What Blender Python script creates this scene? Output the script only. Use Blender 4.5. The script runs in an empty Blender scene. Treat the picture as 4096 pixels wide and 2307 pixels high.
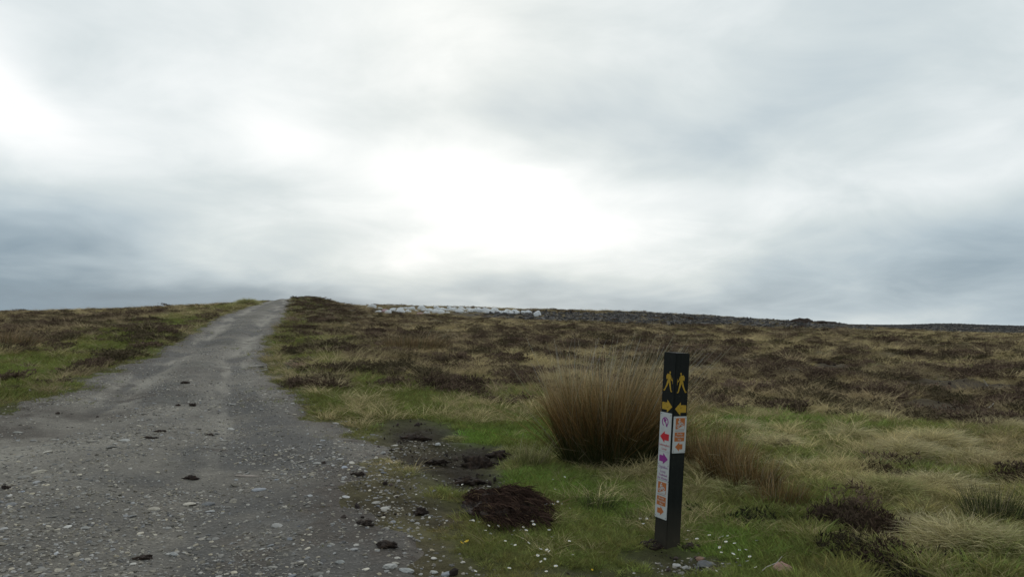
import bpy, bmesh, math, random
import numpy as np
from mathutils import Vector, Matrix, Euler

random.seed(7)
RNG = np.random.default_rng(11)
R = math.radians
SC = bpy.context.scene
COL = SC.collection

# ------------------------------------------------------------------ camera
FPX = 759.0                      # focal length in pixels of a 1024 px wide frame
EYE = 1.37
PITCH = math.atan(38.0 / FPX)
cam_d = bpy.data.cameras.new('camera')
cam_d.sensor_width = 36.0
cam_d.lens = FPX * 36.0 / 1024.0
cam_d.clip_start = 0.05
cam_d.clip_end = 20000
cam = bpy.data.objects.new('camera', cam_d)
cam.location = (0, 0, EYE)
cam.rotation_euler = (math.pi / 2 + PITCH, 0, 0)
COL.objects.link(cam)
SC.camera = cam

# ------------------------------------------------------------------ render settings
SC.view_settings.view_transform = 'Standard'
SC.view_settings.look = 'None'
SC.view_settings.gamma = 1.0
SC.view_settings.exposure = 0.0
SC.view_settings.use_curve_mapping = False
SC.render.engine = 'CYCLES'
SC.cycles.max_bounces = 4
SC.cycles.diffuse_bounces = 2
SC.cycles.transparent_max_bounces = 4
SC.cycles.filter_width = 1.5

# ------------------------------------------------------------------ sky
SUN_AZ, SUN_EL = -4.0, 26.0      # degrees; azimuth measured from +Y towards +X
world = bpy.data.worlds.new('World')
SC.world = world
world.use_nodes = True
wt = world.node_tree
wt.nodes.clear()


class NT:
    """small helper to write node maths"""
    def __init__(self, tree):
        self.t = tree

    def new(self, kind, **kw):
        n = self.t.nodes.new(kind)
        for k, v in kw.items():
            setattr(n, k, v)
        return n

    def put(self, sock, v):
        if isinstance(v, bpy.types.NodeSocket):
            self.t.links.new(v, sock)
        elif v is not None:
            sock.default_value = v

    def m(self, op, a, b=None, c=None, clamp=False):
        n = self.new('ShaderNodeMath', operation=op, use_clamp=clamp)
        self.put(n.inputs[0], a)
        if b is not None:
            self.put(n.inputs[1], b)
        if c is not None:
            self.put(n.inputs[2], c)
        return n.outputs[0]

    def mix(self, f, a, b, mode='MIX'):
        n = self.new('ShaderNodeMix', data_type='RGBA', blend_type=mode)
        self.put(n.inputs[0], f)
        self.put(n.inputs[6], a)
        self.put(n.inputs[7], b)
        return n.outputs[2]

    def noise(self, vec, scale, detail=4, rough=0.55, dist=0.0):
        n = self.new('ShaderNodeTexNoise')
        if vec is not None:
            self.put(n.inputs['Vector'], vec)
        n.inputs['Scale'].default_value = scale
        n.inputs['Detail'].default_value = detail
        n.inputs['Roughness'].default_value = rough
        n.inputs['Distortion'].default_value = dist
        return n

    def ramp(self, f, stops, interp='LINEAR'):
        n = self.new('ShaderNodeValToRGB')
        n.color_ramp.interpolation = interp
        els = n.color_ramp.elements
        els[0].position, els[0].color = stops[0][0], tuple(stops[0][1]) + (1,)
        els[1].position, els[1].color = stops[-1][0], tuple(stops[-1][1]) + (1,)
        for p, c in stops[1:-1]:
            e = els.new(p)
            e.color = tuple(c) + (1,)
        self.put(n.inputs[0], f)
        return n.outputs[0]


W = NT(wt)
tc = W.new('ShaderNodeTexCoord')
sep = W.new('ShaderNodeSeparateXYZ')
wt.links.new(tc.outputs['Generated'], sep.inputs[0])
dx, dy, dz = sep.outputs
# cloud layer seen from below: direction over a shallow dome, so that cloud shapes flatten to the horizon
den = W.m('ADD', W.m('MAXIMUM', dz, 0.0), 0.26)
cmb = W.new('ShaderNodeCombineXYZ')
W.put(cmb.inputs[0], W.m('DIVIDE', dx, den))
W.put(cmb.inputs[1], W.m('DIVIDE', dy, den))
cmb.inputs[2].default_value = 3.7
cl = cmb.outputs[0]
n_big = W.noise(cl, 1.25, 3, 0.5, 0.0).outputs[0]
n_mid = W.noise(cl, 2.3, 6, 0.56, 0.45).outputs[0]
# azimuth / elevation in degrees, gently warped so that the large cloud masses have ragged rims
wn = W.noise(cl, 1.7, 3, 0.5)
wsep = W.new('ShaderNodeSeparateXYZ')
wt.links.new(wn.outputs['Color'], wsep.inputs[0])
az = W.m('MULTIPLY', W.m('ARCTAN2', dx, dy), 57.2958)
el = W.m('MULTIPLY', W.m('ARCSINE', dz), 57.2958)
az = W.m('ADD', az, W.m('MULTIPLY', W.m('SUBTRACT', wsep.outputs[0], 0.5), 14.0))
el = W.m('ADD', el, W.m('MULTIPLY', W.m('SUBTRACT', wsep.outputs[1], 0.5), 6.0))


def blob(a0, e0, sa, se, amp, tilt=0.0):
    c, s = math.cos(R(tilt)), math.sin(R(tilt))
    da = W.m('SUBTRACT', az, a0)
    de = W.m('SUBTRACT', el, e0)
    u = W.m('ADD', W.m('MULTIPLY', da, c / sa), W.m('MULTIPLY', de, s / sa))
    v = W.m('ADD', W.m('MULTIPLY', da, -s / se), W.m('MULTIPLY', de, c / se))
    q = W.m('ADD', W.m('MULTIPLY', u, u), W.m('MULTIPLY', v, v))
    return W.m('MULTIPLY', W.m('EXPONENT', W.m('MULTIPLY', q, -1.0)), amp)


CLOUDS = [  # azimuth, elevation, half widths, brightness, tilt: thin bright gaps and thick dark banks of the cloud deck
    (-3.0, 10.4, 9.5, 4.2, 0.38, -4),
    (-18.0, 14.0, 9.0, 4.0, 0.17, -12),
    (-35.0, 14.5, 7.0, 3.4, 0.30, -22),
    (10.0, 7.6, 13.0, 2.4, 0.16, 4),
    (0.0, 16.4, 7.0, 2.0, -0.10, -8),
    (21.0, 14.5, 9.0, 2.4, -0.12, 22),
    (-37.0, 3.2, 20.0, 4.8, -0.46, -11),
    (-18.0, 1.3, 16.0, 2.6, -0.20, -4),
    (36.0, 4.6, 17.0, 3.2, -0.34, 3),
    (4.0, 1.0, 26.0, 2.4, -0.26, 0),
]
L = W.m('ADD', 0.50, W.m('MULTIPLY', n_big, 0.44))
L = W.m('ADD', L, W.m('MULTIPLY', W.m('SUBTRACT', n_mid, 0.5), 0.44))
for b in CLOUDS:
    L = W.m('ADD', L, blob(*b))
cloud = W.ramp(L, [(0.0, (0.165, 0.235, 0.30)), (0.25, (0.245, 0.335, 0.41)), (0.5, (0.46, 0.555, 0.615)),
                   (0.70, (0.66, 0.735, 0.755)), (0.86, (0.86, 0.91, 0.92)), (1.0, (1.03, 1.05, 1.05))])
skyn = W.new('ShaderNodeTexSky', sky_type='NISHITA')
skyn.sun_disc = False
skyn.sun_elevation = R(SUN_EL)
skyn.sun_rotation = R(SUN_AZ)
skyn.air_density = 1.0
skyn.dust_density = 2.0
clear = W.mix(1.0, skyn.outputs[0], (0.07, 0.07, 0.07, 1), 'MULTIPLY')
skymix = W.mix(0.93, clear, cloud)
bg = W.new('ShaderNodeBackground')
wt.links.new(skymix, bg.inputs[0])
bg.inputs[1].default_value = 1.0
world.cycles.sampling_method = 'MANUAL'
world.cycles.sample_map_resolution = 256
out = W.new('ShaderNodeOutputWorld')
wt.links.new(bg.outputs[0], out.inputs[0])

# ------------------------------------------------------------------ sun, hidden behind the cloud
sl = bpy.data.lights.new('sun', 'SUN')
sl.energy = 0.7
sl.angle = R(22)
sl.color = (1.0, 0.97, 0.92)
sun = bpy.data.objects.new('sun', sl)
sd = Vector((math.sin(R(SUN_AZ)) * math.cos(R(SUN_EL)), math.cos(R(SUN_AZ)) * math.cos(R(SUN_EL)), math.sin(R(SUN_EL))))
sun.rotation_euler = sd.to_track_quat('Z', 'Y').to_euler()
sun.location = sd * 60
COL.objects.link(sun)


# ================================================================== numpy noise
def _hash(ix, iy, seed):
    h = (ix.astype(np.int64) * 374761393 + iy.astype(np.int64) * 668265263 + seed * 974634777) & 0xFFFFFFFF
    h = ((h ^ (h >> 13)) * 1274126177) & 0xFFFFFFFF
    h = ((h ^ (h >> 16)) * 2246822519) & 0xFFFFFFFF
    return ((h ^ (h >> 15)) & 0xFFFFFF) / float(0xFFFFFF)


def vnoise(x, y, seed=0):
    x = np.asarray(x, float); y = np.asarray(y, float)
    ix = np.floor(x); iy = np.floor(y)
    fx = x - ix; fy = y - iy
    fx = fx * fx * fx * (fx * (fx * 6 - 15) + 10)
    fy = fy * fy * fy * (fy * (fy * 6 - 15) + 10)
    a = _hash(ix, iy, seed); b = _hash(ix + 1, iy, seed)
    c = _hash(ix, iy + 1, seed); d = _hash(ix + 1, iy + 1, seed)
    return (a * (1 - fx) + b * fx) * (1 - fy) + (c * (1 - fx) + d * fx) * fy


def fbm(x, y, octaves=4, seed=0, gain=0.5):
    x = np.asarray(x, float); y = np.asarray(y, float)
    s = 0.0; a = 1.0; t = 0.0
    for o in range(octaves):
        s = s + a * vnoise(x, y, seed + o * 17)
        t += a; a *= gain
        x, y = (x * 0.8 - y * 0.6) * 2.03 + 5.2, (x * 0.6 + y * 0.8) * 2.03 + 1.7
    return s / t


def sstep(a, b, x):
    t = np.clip((np.asarray(x, float) - a) / (b - a), 0, 1)
    return t * t * (3 - 2 * t)


# ================================================================== terrain
# profiles of the moor: (bearing column, [(depth, height), ...])
NEAR_R = [(3, 0.0), (6, 0.0)]
PROF = [
    (-700, [(3, .10), (6, .15), (9.3, .25), (11, .40), (15, .60), (20, .80), (27, 1.05), (36, 1.3), (50, 1.7), (70, 2.0), (90, 2.2), (115, 2.2), (160, 1.8), (250, 1.0)]),
    (-150, [(3, .10), (6, .15), (9.3, .24), (11, .38), (15, .60), (20, .83), (27, 1.12), (36, 1.45), (50, 1.95), (70, 2.4), (90, 2.6), (115, 2.6), (160, 2.2), (250, 1.2)]),
    (0, [(3, .08), (6, .13), (9.3, .20), (11, .35), (15, .60), (20, .85), (27, 1.15), (36, 1.5), (50, 2.03), (70, 2.55), (90, 2.85), (115, 2.9), (160, 2.6), (250, 1.5)]),
    (150, [(3, .06), (6, .12), (9.3, .20), (15, .46), (20, .66), (27, 1.2), (36, 1.72), (50, 2.33), (70, 2.92), (90, 3.36), (115, 3.5), (160, 3.2), (250, 2.0)]),
    (205, [(3, .05), (6, .12), (9.3, .20), (15, .46), (23.5, .76), (32, 1.45), (36, 1.72), (50, 2.5), (70, 3.18), (90, 3.7), (115, 3.9), (160, 3.6), (250, 2.5)]),
    (250, [(3, .05), (6, .12), (9.3, .20), (15, .46), (23.5, .76), (32, 1.41), (45, 2.08), (65, 3.17), (70, 3.45), (90, 4.15), (115, 4.4), (160, 4.0), (250, 2.5)]),
    (281, [(3, .05), (6, .11), (9.3, .20), (12, .33), (15, .46), (19, .594), (23.5, .76), (28, 1.11), (32, 1.41), (45, 2.08), (65, 3.17), (90, 4.45), (108, 5.36), (120, 5.4), (160, 4.8), (250, 3.0)]),
    (312, [(3, .05), (6, .10), (9.3, .19), (15, .48), (23.5, .85), (32, 1.35), (50, 2.3), (70, 3.4), (88, 4.8), (98, 5.15), (115, 5.0), (160, 4.4), (250, 3.0)]),
    (345, [(3, .05), (6, .10), (9.3, .18), (15, .45), (23.5, .85), (32, 1.25), (50, 2.1), (70, 3.0), (90, 3.85), (115, 4.1), (160, 4.0), (250, 3.0)]),
    (372, [(3, .04), (6, .08), (9.3, .15), (15, .42), (23.5, .82), (32, 1.15), (50, 1.95), (70, 2.85), (90, 3.6), (106, 4.25), (115, 4.4), (160, 4.3), (250, 3.0)]),
    (450, [(3, .02), (6, .04), (8, .06), (11, .15), (15, .30), (20, .50), (27, .76), (36, 1.02), (50, 1.52), (70, 2.10), (80, 2.55), (95, 3.55), (108, 4.05), (120, 4.15), (160, 4.0), (250, 3.0)]),
    (540, [(3, .0), (6, .02), (8, .03), (11, .08), (15, .22), (20, .40), (27, .66), (36, .92), (50, 1.40), (70, 2.00), (80, 2.45), (95, 3.25), (108, 3.75), (120, 3.85), (160, 3.7), (250, 2.8)]),
    (640, [(3, .0), (6, .0), (8, .0), (11, .02), (15, .15), (20, .32), (27, .58), (36, .86), (50, 1.30), (62, 1.62), (70, 1.95), (90, 2.75), (110, 3.38), (130, 3.5), (160, 3.4), (250, 2.6)]),
    (700, [(3, .0), (6, .0), (8, .0), (11, .0), (15, .10), (20, .26), (27, .5), (36, .76), (50, 1.18), (60, 1.42), (70, 1.75), (90, 2.35), (112, 2.9), (130, 3.0), (160, 3.0), (250, 2.4)]),
    (760, [(3, .0), (6, .0), (8, -.02), (11, -.03), (15, .05), (20, .20), (27, .42), (36, .66), (50, 1.05), (60, 1.28), (70, 1.55), (90, 1.95), (118, 2.3), (160, 2.4), (250, 2.2), (400, 1.2)]),
    (835, [(3, .0), (6, .0), (8, -.04), (11, -.06), (15, .0), (20, .12), (27, .32), (36, .58), (50, 1.0), (70, 1.3), (90, 1.55), (118, 1.75), (160, 1.8), (250, 1.95), (400, 1.2)]),
    (900, [(3, .0), (6, .0), (8, -.05), (11, -.08), (15, -.04), (20, .06), (27, .24), (36, .48), (50, .75), (70, .85), (90, .80), (118, .5), (160, .6), (250, 1.72), (320, 1.95), (450, 1.0)]),
    (945, [(3, .0), (6, .0), (8, -.06), (11, -.09), (15, -.07), (20, .0), (27, .16), (36, .38), (50, .55), (70, .60), (90, .52), (118, .3), (160, .5), (250, 2.0), (300, 2.7), (360, 2.6), (500, 1.0)]),
    (1024, [(3, .0), (6, .0), (8, -.07), (11, -.10), (15, -.10), (20, -.04), (27, .08), (36, .20), (50, .34), (70, .36), (90, .26), (118, .1), (160, .3), (250, 1.35), (320, 1.5), (450, 1.0)]),
    (1250, [(3, .0), (6, .0), (8, -.08), (11, -.12), (15, -.14), (20, -.1), (27, .0), (36, .1), (50, .1), (70, .05), (90, .0), (118, -.1), (160, .1), (250, 1.2), (320, 1.3), (450, .8)]),
    (1724, [(3, .0), (6, .0), (11, -.1), (20, -.2), (50, -.3), (120, -.4), (250, .4), (450, .3)]),
]
NC, NL = 420, 260
C0, C1 = -700.0, 1724.0
L0, L1 = math.log(3.0), math.log(3000.0)
_lg = np.linspace(L0, L1, NL)
_cg = np.linspace(C0, C1, NC)
_tab = []
for c, pr in PROF:
    ys = np.array([p[0] for p in pr] + [900, 3000], float)
    zs = np.array([p[1] for p in pr] + [-4.0, -40.0], float)
    _tab.append(np.interp(_lg, np.log(ys), zs))
_tab = np.array(_tab)
_pc = np.array([p[0] for p in PROF], float)
TAB = np.array([np.interp(_cg, _pc, _tab[:, j]) for j in range(NL)]).T      # NC x NL


def _blur(a, axis, n):
    for _ in range(n):
        p = np.concatenate([np.take(a, [0], axis), a, np.take(a, [-1], axis)], axis)
        k = a.shape[axis]
        a = 0.25 * np.take(p, range(0, k), axis) + 0.5 * np.take(p, range(1, k + 1), axis) + 0.25 * np.take(p, range(2, k + 2), axis)
    return a


TAB = _blur(_blur(TAB, 0, 2), 1, 4)


def H0(X, Y):
    """smooth lie of the land"""
    X = np.asarray(X, float); Y = np.asarray(Y, float)
    r = np.hypot(X, Y)
    a = np.clip(np.arctan2(X, Y), -1.0, 1.0)
    c = np.clip(512 + FPX * np.tan(a), C0, C1)
    d = np.log(np.clip(r * np.cos(a), 3.0, 2999.0))
    u = (c - C0) / (C1 - C0) * (NC - 1); v = (d - L0) / (L1 - L0) * (NL - 1)
    iu = np.clip(u.astype(int), 0, NC - 2); iv = np.clip(v.astype(int), 0, NL - 2)
    fu = u - iu; fv = v - iv
    return ((TAB[iu, iv] * (1 - fu) + TAB[iu + 1, iv] * fu) * (1 - fv) + (TAB[iu, iv + 1] * (1 - fu) + TAB[iu + 1, iv + 1] * fu) * fv)


_ysc = np.exp(np.linspace(math.log(2.0), math.log(600), 1500))


def ground_at(px, py):
    """where the sight line through a picture point meets the smooth ground"""
    x = (px - 512) / FPX; y = (288 - py) / FPX
    d = np.array([x, math.cos(PITCH) - math.sin(PITCH) * y, math.sin(PITCH) + math.cos(PITCH) * y])
    Y = _ysc
    X = d[0] / d[1] * Y
    Z = EYE + d[2] / d[1] * Y
    below = np.nonzero(Z < H0(X, Y))[0]
    i = below[0] if len(below) else len(Y) - 1
    return float(X[i]), float(Y[i])


# ------------------------------------------------------------------ track outline
TY = np.array([-60, 0, 2, 4, 5.6, 7.0, 7.6, 8.84, 10.8, 13.4, 18.7, 26, 40, 65, 90, 108, 130, 200, 400])
TR = np.array([1.2, 0.8, 0.4, -0.30, -0.80, -1.10, -1.50, -2.10, -3.1, -4.2, -6.1, -8.3, -12.0, -19.1, -26.2, -31.3, -37.6, -58, -116])
TL = np.array([-9.5, -7.5, -7.0, -6.6, -6.4, -6.25, -6.2, -6.3, -6.6, -7.3, -9.0, -11.0, -15.4, -22.1, -29.2, -34.3, -40.6, -61, -119])


def track_in(X, Y):
    """signed distance inside the track (m), ragged"""
    xr = np.interp(Y, TY, TR); xl = np.interp(Y, TY, TL)
    k = np.interp(Y, [0, 12, 30, 400], [0.85, 0.75, 0.95, 0.95])
    n1 = fbm(np.asarray(X) * 0.9, np.asarray(Y) * 0.9, 4, 31) - 0.5
    n2 = fbm(np.asarray(X) * 3.5, np.asarray(Y) * 3.5, 3, 37) - 0.5
    rag = np.interp(Y, [3, 7, 10, 20, 60], [1.5, 1.3, 0.9, 0.7, 0.6])
    return np.minimum(xr - X, X - xl) * k + rag * n1 + 0.35 * n2


def apron(X, Y):
    """thin grass over spilled gravel where the track widens"""
    s_ = 0
    for px, py, rx, ry in ((372, 478, 46, 28), (398, 530, 52, 28), (425, 572, 52, 14), (420, 448, 30, 8), (690, 562, 40, 7)):
        x0, y0 = ground_at(px, py); xa, ya = ground_at(px, py + ry); xb, yb = ground_at(px, py - ry)
        v = np.asarray(Y) - y0
        u = np.asarray(X) - x0 - x0 / y0 * v
        s_ = s_ + np.exp(-np.clip((u / (rx * y0 / FPX)) ** 2 + (v / (.5 * (yb - ya))) ** 2, 0, 30))
    return np.clip(s_, 0, 1)


def track_u(X, Y):
    """position across the track, -1 left edge .. 1 right edge"""
    xr = np.interp(Y, TY, TR); xl = np.interp(Y, TY, TL)
    return (np.asarray(X) - 0.5 * (xl + xr)) / (0.5 * (xr - xl))


# ------------------------------------------------------------------ ground cover
CLS = {
    'green': (0.082, 0.098, 0.030), 'lush': (0.070, 0.115, 0.026), 'olive': (0.098, 0.092, 0.036),
    'straw': (0.230, 0.192, 0.100), 'brown': (0.135, 0.104, 0.062), 'heather': (0.066, 0.050, 0.037),
    'peat': (0.026, 0.018, 0.014), 'turf': (0.058, 0.053, 0.051), 'red': (0.115, 0.062, 0.035)}
NAMES = list(CLS)
PAL = np.array([CLS[k] for k in NAMES])
# patches: picture point, half extents there, cover, strength; turned into ellipses on the ground
PATCH = [
    # bare peat by the track and around the post
    (421, 435, 28, 8, 'peat', 30), (450, 458, 36, 9, 'peat', 22), (470, 473, 26, 11, 'peat', 30), (486, 455, 24, 6, 'peat', 22),
    (365, 512, 28, 14, 'peat', 6), (415, 506, 34, 8, 'peat', 9), (385, 548, 34, 7, 'peat', 10), (430, 520, 24, 5, 'peat', 6), (375, 575, 24, 8, 'red', 3),
    (672, 554, 34, 6, 'peat', 5), (705, 564, 26, 5, 'peat', 10), (610, 574, 60, 6, 'peat', 2.5), (330, 430, 12, 8, 'brown', 2),
    (435, 505, 50, 10, 'olive', 2), (420, 530, 60, 12, 'olive', 1.5), (455, 518, 14, 7, 'red', 2.5), (300, 363, 16, 9, 'peat', 2.2), (318, 383, 22, 7, 'heather', 3),
    # green swards
    (480, 436, 50, 9, 'lush', 3), (540, 480, 60, 14, 'lush', 2.2), (620, 500, 60, 22, 'lush', 2.0), (560, 540, 90, 24, 'green', 2.0),
    (740, 545, 60, 26, 'lush', 2.0), (500, 400, 70, 18, 'green', 2.2), (420, 400, 80, 20, 'green', 2.0), (330, 405, 40, 14, 'green', 1.5),
    (530, 425, 26, 10, 'lush', 2.0), (300, 340, 25, 10, 'green', 1.6), (345, 342, 40, 6, 'olive', 1.4), (300, 320, 14, 10, 'olive', 1.5),
    (760, 425, 50, 16, 'lush', 2.4), (830, 440, 60, 18, 'lush', 1.4), (800, 500, 60, 14, 'green', 1.8), (930, 470, 60, 20, 'green', 1.5), (900, 430, 40, 12, 'green', 1.5),
    (60, 375, 90, 14, 'green', 3.0), (30, 395, 50, 14, 'green', 2.2), (150, 352, 40, 10, 'green', 2.5), (200, 325, 30, 8, 'green', 2.0), (235, 312, 18, 6, 'olive', 2.5),
    (480, 430, 40, 6, 'green', 1), (520, 465, 18, 8, 'straw', 1.5), (515, 500, 16, 6, 'olive', 1.4),
    # straw and rusty sweeps
    (405, 338, 45, 7, 'brown', 2.2), (420, 350, 40, 6, 'red', 1.0), (520, 362, 60, 12, 'straw', 1.8), (505, 375, 60, 9, 'brown', 1.6),
    (350, 330, 40, 6, 'brown', 1.6), (10, 340, 24, 8, 'red', 1.5), (20, 336, 40, 5, 'brown', 1.4), (200, 313, 28, 4, 'brown', 1.4),
    (760, 395, 60, 8, 'brown', 2), (840, 385, 90, 10, 'brown', 1.6), (900, 400, 80, 10, 'brown', 2), (760, 410, 40, 8, 'straw', 1.0),
    (925, 448, 60, 12, 'straw', 3.2), (960, 500, 70, 26, 'straw', 2.4), (800, 440, 50, 14, 'straw', 2.2), (860, 470, 50, 14, 'straw', 1.6), (720, 470, 24, 14, 'straw', 1.2), (950, 540, 60, 16, 'straw', 1.4), (850, 415, 40, 8, 'straw', 1.2), (1000, 450, 40, 16, 'brown', 1.8),
    (640, 338, 160, 6, 'brown', 0.9), (900, 345, 120, 6, 'straw', 0.7), (980, 336, 70, 3, 'straw', 1.2),
    # heather
    (500, 340, 70, 9, 'heather', 1.6), (700, 365, 60, 8, 'heather', 2.2), (830, 372, 80, 8, 'heather', 2.0), (960, 385, 80, 8, 'heather', 2.6), (985, 388, 60, 5, 'peat', 7), (940, 382, 30, 3, 'peat', 5), (920, 404, 44, 4, 'peat', 5), (700, 368, 34, 5, 'peat', 3.5), (830, 366, 26, 4, 'peat', 5), (775, 372, 30, 4, 'peat', 3), (960, 410, 40, 4, 'peat', 4),
    (940, 402, 60, 8, 'heather', 1.6), (1000, 415, 40, 10, 'heather', 2.4), (460, 392, 40, 6, 'heather', 1.6), (500, 400, 30, 4, 'heather', 2.0), (420, 378, 40, 5, 'heather', 1.2),
    (60, 322, 60, 5, 'heather', 2), (150, 330, 40, 6, 'heather', 1.6), (315, 300, 25, 4, 'heather', 2.6), (330, 312, 30, 5, 'heather', 1.8), (345, 322, 50, 4, 'heather', 1.0),
    (690, 350, 60, 5, 'heather', 1.3), (880, 465, 26, 7, 'heather', 2.2), (850, 512, 40, 12, 'heather', 1.6), (1010, 480, 26, 10, 'heather', 1.4),
    (0, 425, 40, 8, 'peat', 5), (50, 416, 44, 6, 'peat', 4), (110, 396, 40, 6, 'peat', 2.0), (150, 378, 30, 5, 'peat', 1.5),
]
_P = []
for px, py, rx, ry, k, s in PATCH:
    x0, y0 = ground_at(px, py)
    xa, ya = ground_at(px, py + ry)
    xb, yb = ground_at(px, py - ry)
    yb = min(yb, y0 * 1.9 + 2)
    _P.append((x0, y0, max(rx * y0 / FPX, 0.05), max(0.5 * (yb - ya), 0.08), x0 / y0, NAMES.index(k), s))


TZ_C = np.array([440, 480, 540, 640, 760, 850, 900])
TZ_A = np.array([82, 76, 64, 58, 56, 60, 66])
TZ_B = np.array([80, 84, 90, 100, 116, 122, 70])


def turf_zone(col, Y, a):
    lo = np.interp(col, TZ_C, TZ_A); hi = np.interp(col, TZ_C, TZ_B)
    inc = sstep(440, 490, col) * sstep(900, 850, col)
    t = sstep(-1.5, 1.5, Y - lo + 16 * (a - .5)) * sstep(2, -2, Y - hi + 16 * (a - .5)) * inc
    far = sstep(104, 116, Y + 20 * (a - .5)) * sstep(835, 870, col) * sstep(900, 500, Y)
    cut = (np.exp(-((Y - lo + 16 * (a - .5)) / 1.6) ** 2) + 0.8 * np.exp(-((Y - .55 * lo - .45 * hi + 10 * (a - .5)) / 1.5) ** 2)) * inc
    plain = sstep(870, 920, col) * sstep(48, 60, Y) * sstep(112, 100, Y)
    return np.maximum(t, far * (0.35 + 1.1 * sstep(.44, .56, a))), cut, plain


def cover(X, Y):
    """weights of each cover at a place, rows as NAMES"""
    X = np.asarray(X, float).ravel(); Y = np.asarray(Y, float).ravel()
    n = len(X)
    w = np.zeros((len(NAMES), n))
    gi = NAMES.index
    a = fbm(X * 0.33, Y * 0.33, 5, 3)
    b = fbm(X * 0.6, Y * 0.45, 5, 5)
    c = fbm(X * 1.6, Y * 1.6, 4, 9)
    r = np.hypot(X, Y)
    near = sstep(16.5, 11.0, r + 5 * (a - 0.5) + 2.5 * (c - 0.5))
    ti = track_in(X, Y)
    left = sstep(0.0, 1.0, -(X - np.interp(Y, TY, TL)))
    vergeL = left * sstep(4.6, 2.6, np.interp(Y, TY, TL) - X + 2 * (a - 0.5))
    vergeR = (1 - left) * sstep(5.0, 2.2, X - np.interp(Y, TY, TR) + 4 * (a - 0.5))
    g = np.maximum(np.maximum(near, vergeL), vergeR * 0.9)
    m = 1 - g
    d = fbm(X * 0.75, Y * 0.55, 4, 15)
    w[gi('green')] += g * (0.65 + 0.6 * sstep(.42, .6, b))
    w[gi('olive')] += g * (0.35 + 0.5 * sstep(.5, .65, c)) + m * 0.22
    w[gi('straw')] += g * 0.28 * sstep(.52, .68, a) + m * (0.25 + 0.8 * sstep(.50, .62, c))
    w[gi('brown')] += g * 0.16 * sstep(.45, .6, c) + m * (0.75 + 0.6 * sstep(.46, .62, b))
    e = fbm(X * 0.16, Y * 0.22, 4, 25)
    w[gi('heather')] += m * (0.06 + 0.5 * sstep(.50, .58, a) + 1.2 * sstep(.55, .62, d) + 2.2 * sstep(.54, .60, e)) + g * 0.10 * sstep(.56, .66, b)
    w[gi('red')] += m * 0.25 * sstep(.52, .66, 1 - b)
    ap = apron(X, Y)
    w[gi('peat')] += ap * 3.0 * sstep(.40, .54, c)
    w[gi('brown')] += ap * 1.4
    # turf cutting on the far bank and the cut-over hill beyond
    ax = np.clip(np.arctan2(X, Y), -1, 1)
    col = 512 + FPX * np.tan(ax)
    zone = turf_zone(col, Y, a)
    w[gi('turf')] += zone[0] * 6
    w[gi('peat')] += zone[1] * 8
    w[gi('brown')] += zone[2] * 2.5
    w[gi('straw')] += zone[2] * 1.4
    # mud and turned peat along the rim of the track
    rim = sstep(-0.55, -0.05, ti) * sstep(0.6, 0.1, ti) * np.interp(r, [5, 12, 40], [0.35, 0.9, 0.5])
    w[gi('peat')] += rim * sstep(.46, .58, c) * 1.5
    w[gi('brown')] += rim * 0.8
    wx = (fbm(X * 0.9, Y * 0.9, 4, 61) - 0.5)
    wy = (fbm(X * 0.9, Y * 0.9, 4, 67) - 0.5)
    for x0, y0, rx, ry, sh, k, s in _P:
        v = (Y - y0)
        u = (X - x0 - sh * v)
        q = (u / rx + wx * 1.6) ** 2 + (v / ry + wy * 1.6) ** 2
        w[k] += s * np.exp(-np.clip(q, 0, 30) * 1.1)
    return w


def cover_rgb(w):
    return (PAL.T @ (w / w.sum(0))).T


def bumps(X, Y, w):
    wn = w / w.sum(0)
    moor = wn[NAMES.index('heather')] + wn[NAMES.index('brown')] + 0.5 * wn[NAMES.index('straw')] + 0.6 * wn[NAMES.index('red')]
    pe = wn[NAMES.index('peat')]
    r = np.hypot(X, Y)
    b1 = fbm(X * 0.8, Y * 0.8, 4, 71) - 0.5
    b2 = fbm(X * 3.1, Y * 3.1, 4, 73) - 0.5
    b3 = fbm(X * 11, Y * 11, 3, 79) - 0.5
    lo = fbm(X * 0.12, Y * 0.12, 3, 83) - 0.5
    far = sstep(9, 30, r)
    tuf = (0.5 - np.abs(fbm(X * 2.4, Y * 2.4, 2, 89) - 0.5) * 4) * 0.10 * sstep(1.2, 2.4, X) * sstep(16, 11, r)
    hum = np.abs(fbm(X * 1.3, Y * 1.0, 3, 87) - 0.5)
    z = b1 * (0.05 + moor * (0.20 + 0.35 * far)) + (0.10 - hum) * 0.55 * moor * far * sstep(120, 60, r) + b2 * (0.03 + 0.12 * moor + 0.05 * pe) + b3 * (0.010 + 0.05 * pe)
    z = z + tuf
    z = z + lo * 0.30 * sstep(15, 50, r) * sstep(400, 150, r)
    z = z - 0.035 * pe * sstep(12, 6, r)
    return z


def ground_z(X, Y, w=None):
    X = np.asarray(X, float); Y = np.asarray(Y, float)
    sh = X.shape
    X = X.ravel(); Y = Y.ravel()
    if w is None:
        w = cover(X, Y)
    ti = track_in(X, Y)
    off = sstep(0.25, -0.5, ti)                       # bumps fade out on the track
    z = H0(X, Y) + bumps(X, Y, w) * (0.10 + 0.90 * off)
    u = track_u(X, Y)
    rut = np.exp(-((np.abs(u) - 0.5) / 0.2) ** 2) * (-0.055) + np.exp(-(u / 0.22) ** 2) * 0.035
    z = z + rut * (1 - off) - 0.02 * (1 - off)
    return z.reshape(sh)


def track_z(X, Y):
    """surface of the track sheet: proud of the ground inside, dipping under it past the rim"""
    ti = track_in(X, Y)
    r = np.hypot(X, Y)
    return ground_z(X, Y) + np.clip(ti * 0.10, -0.05, 0.012 + 0.0004 * r)


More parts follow.
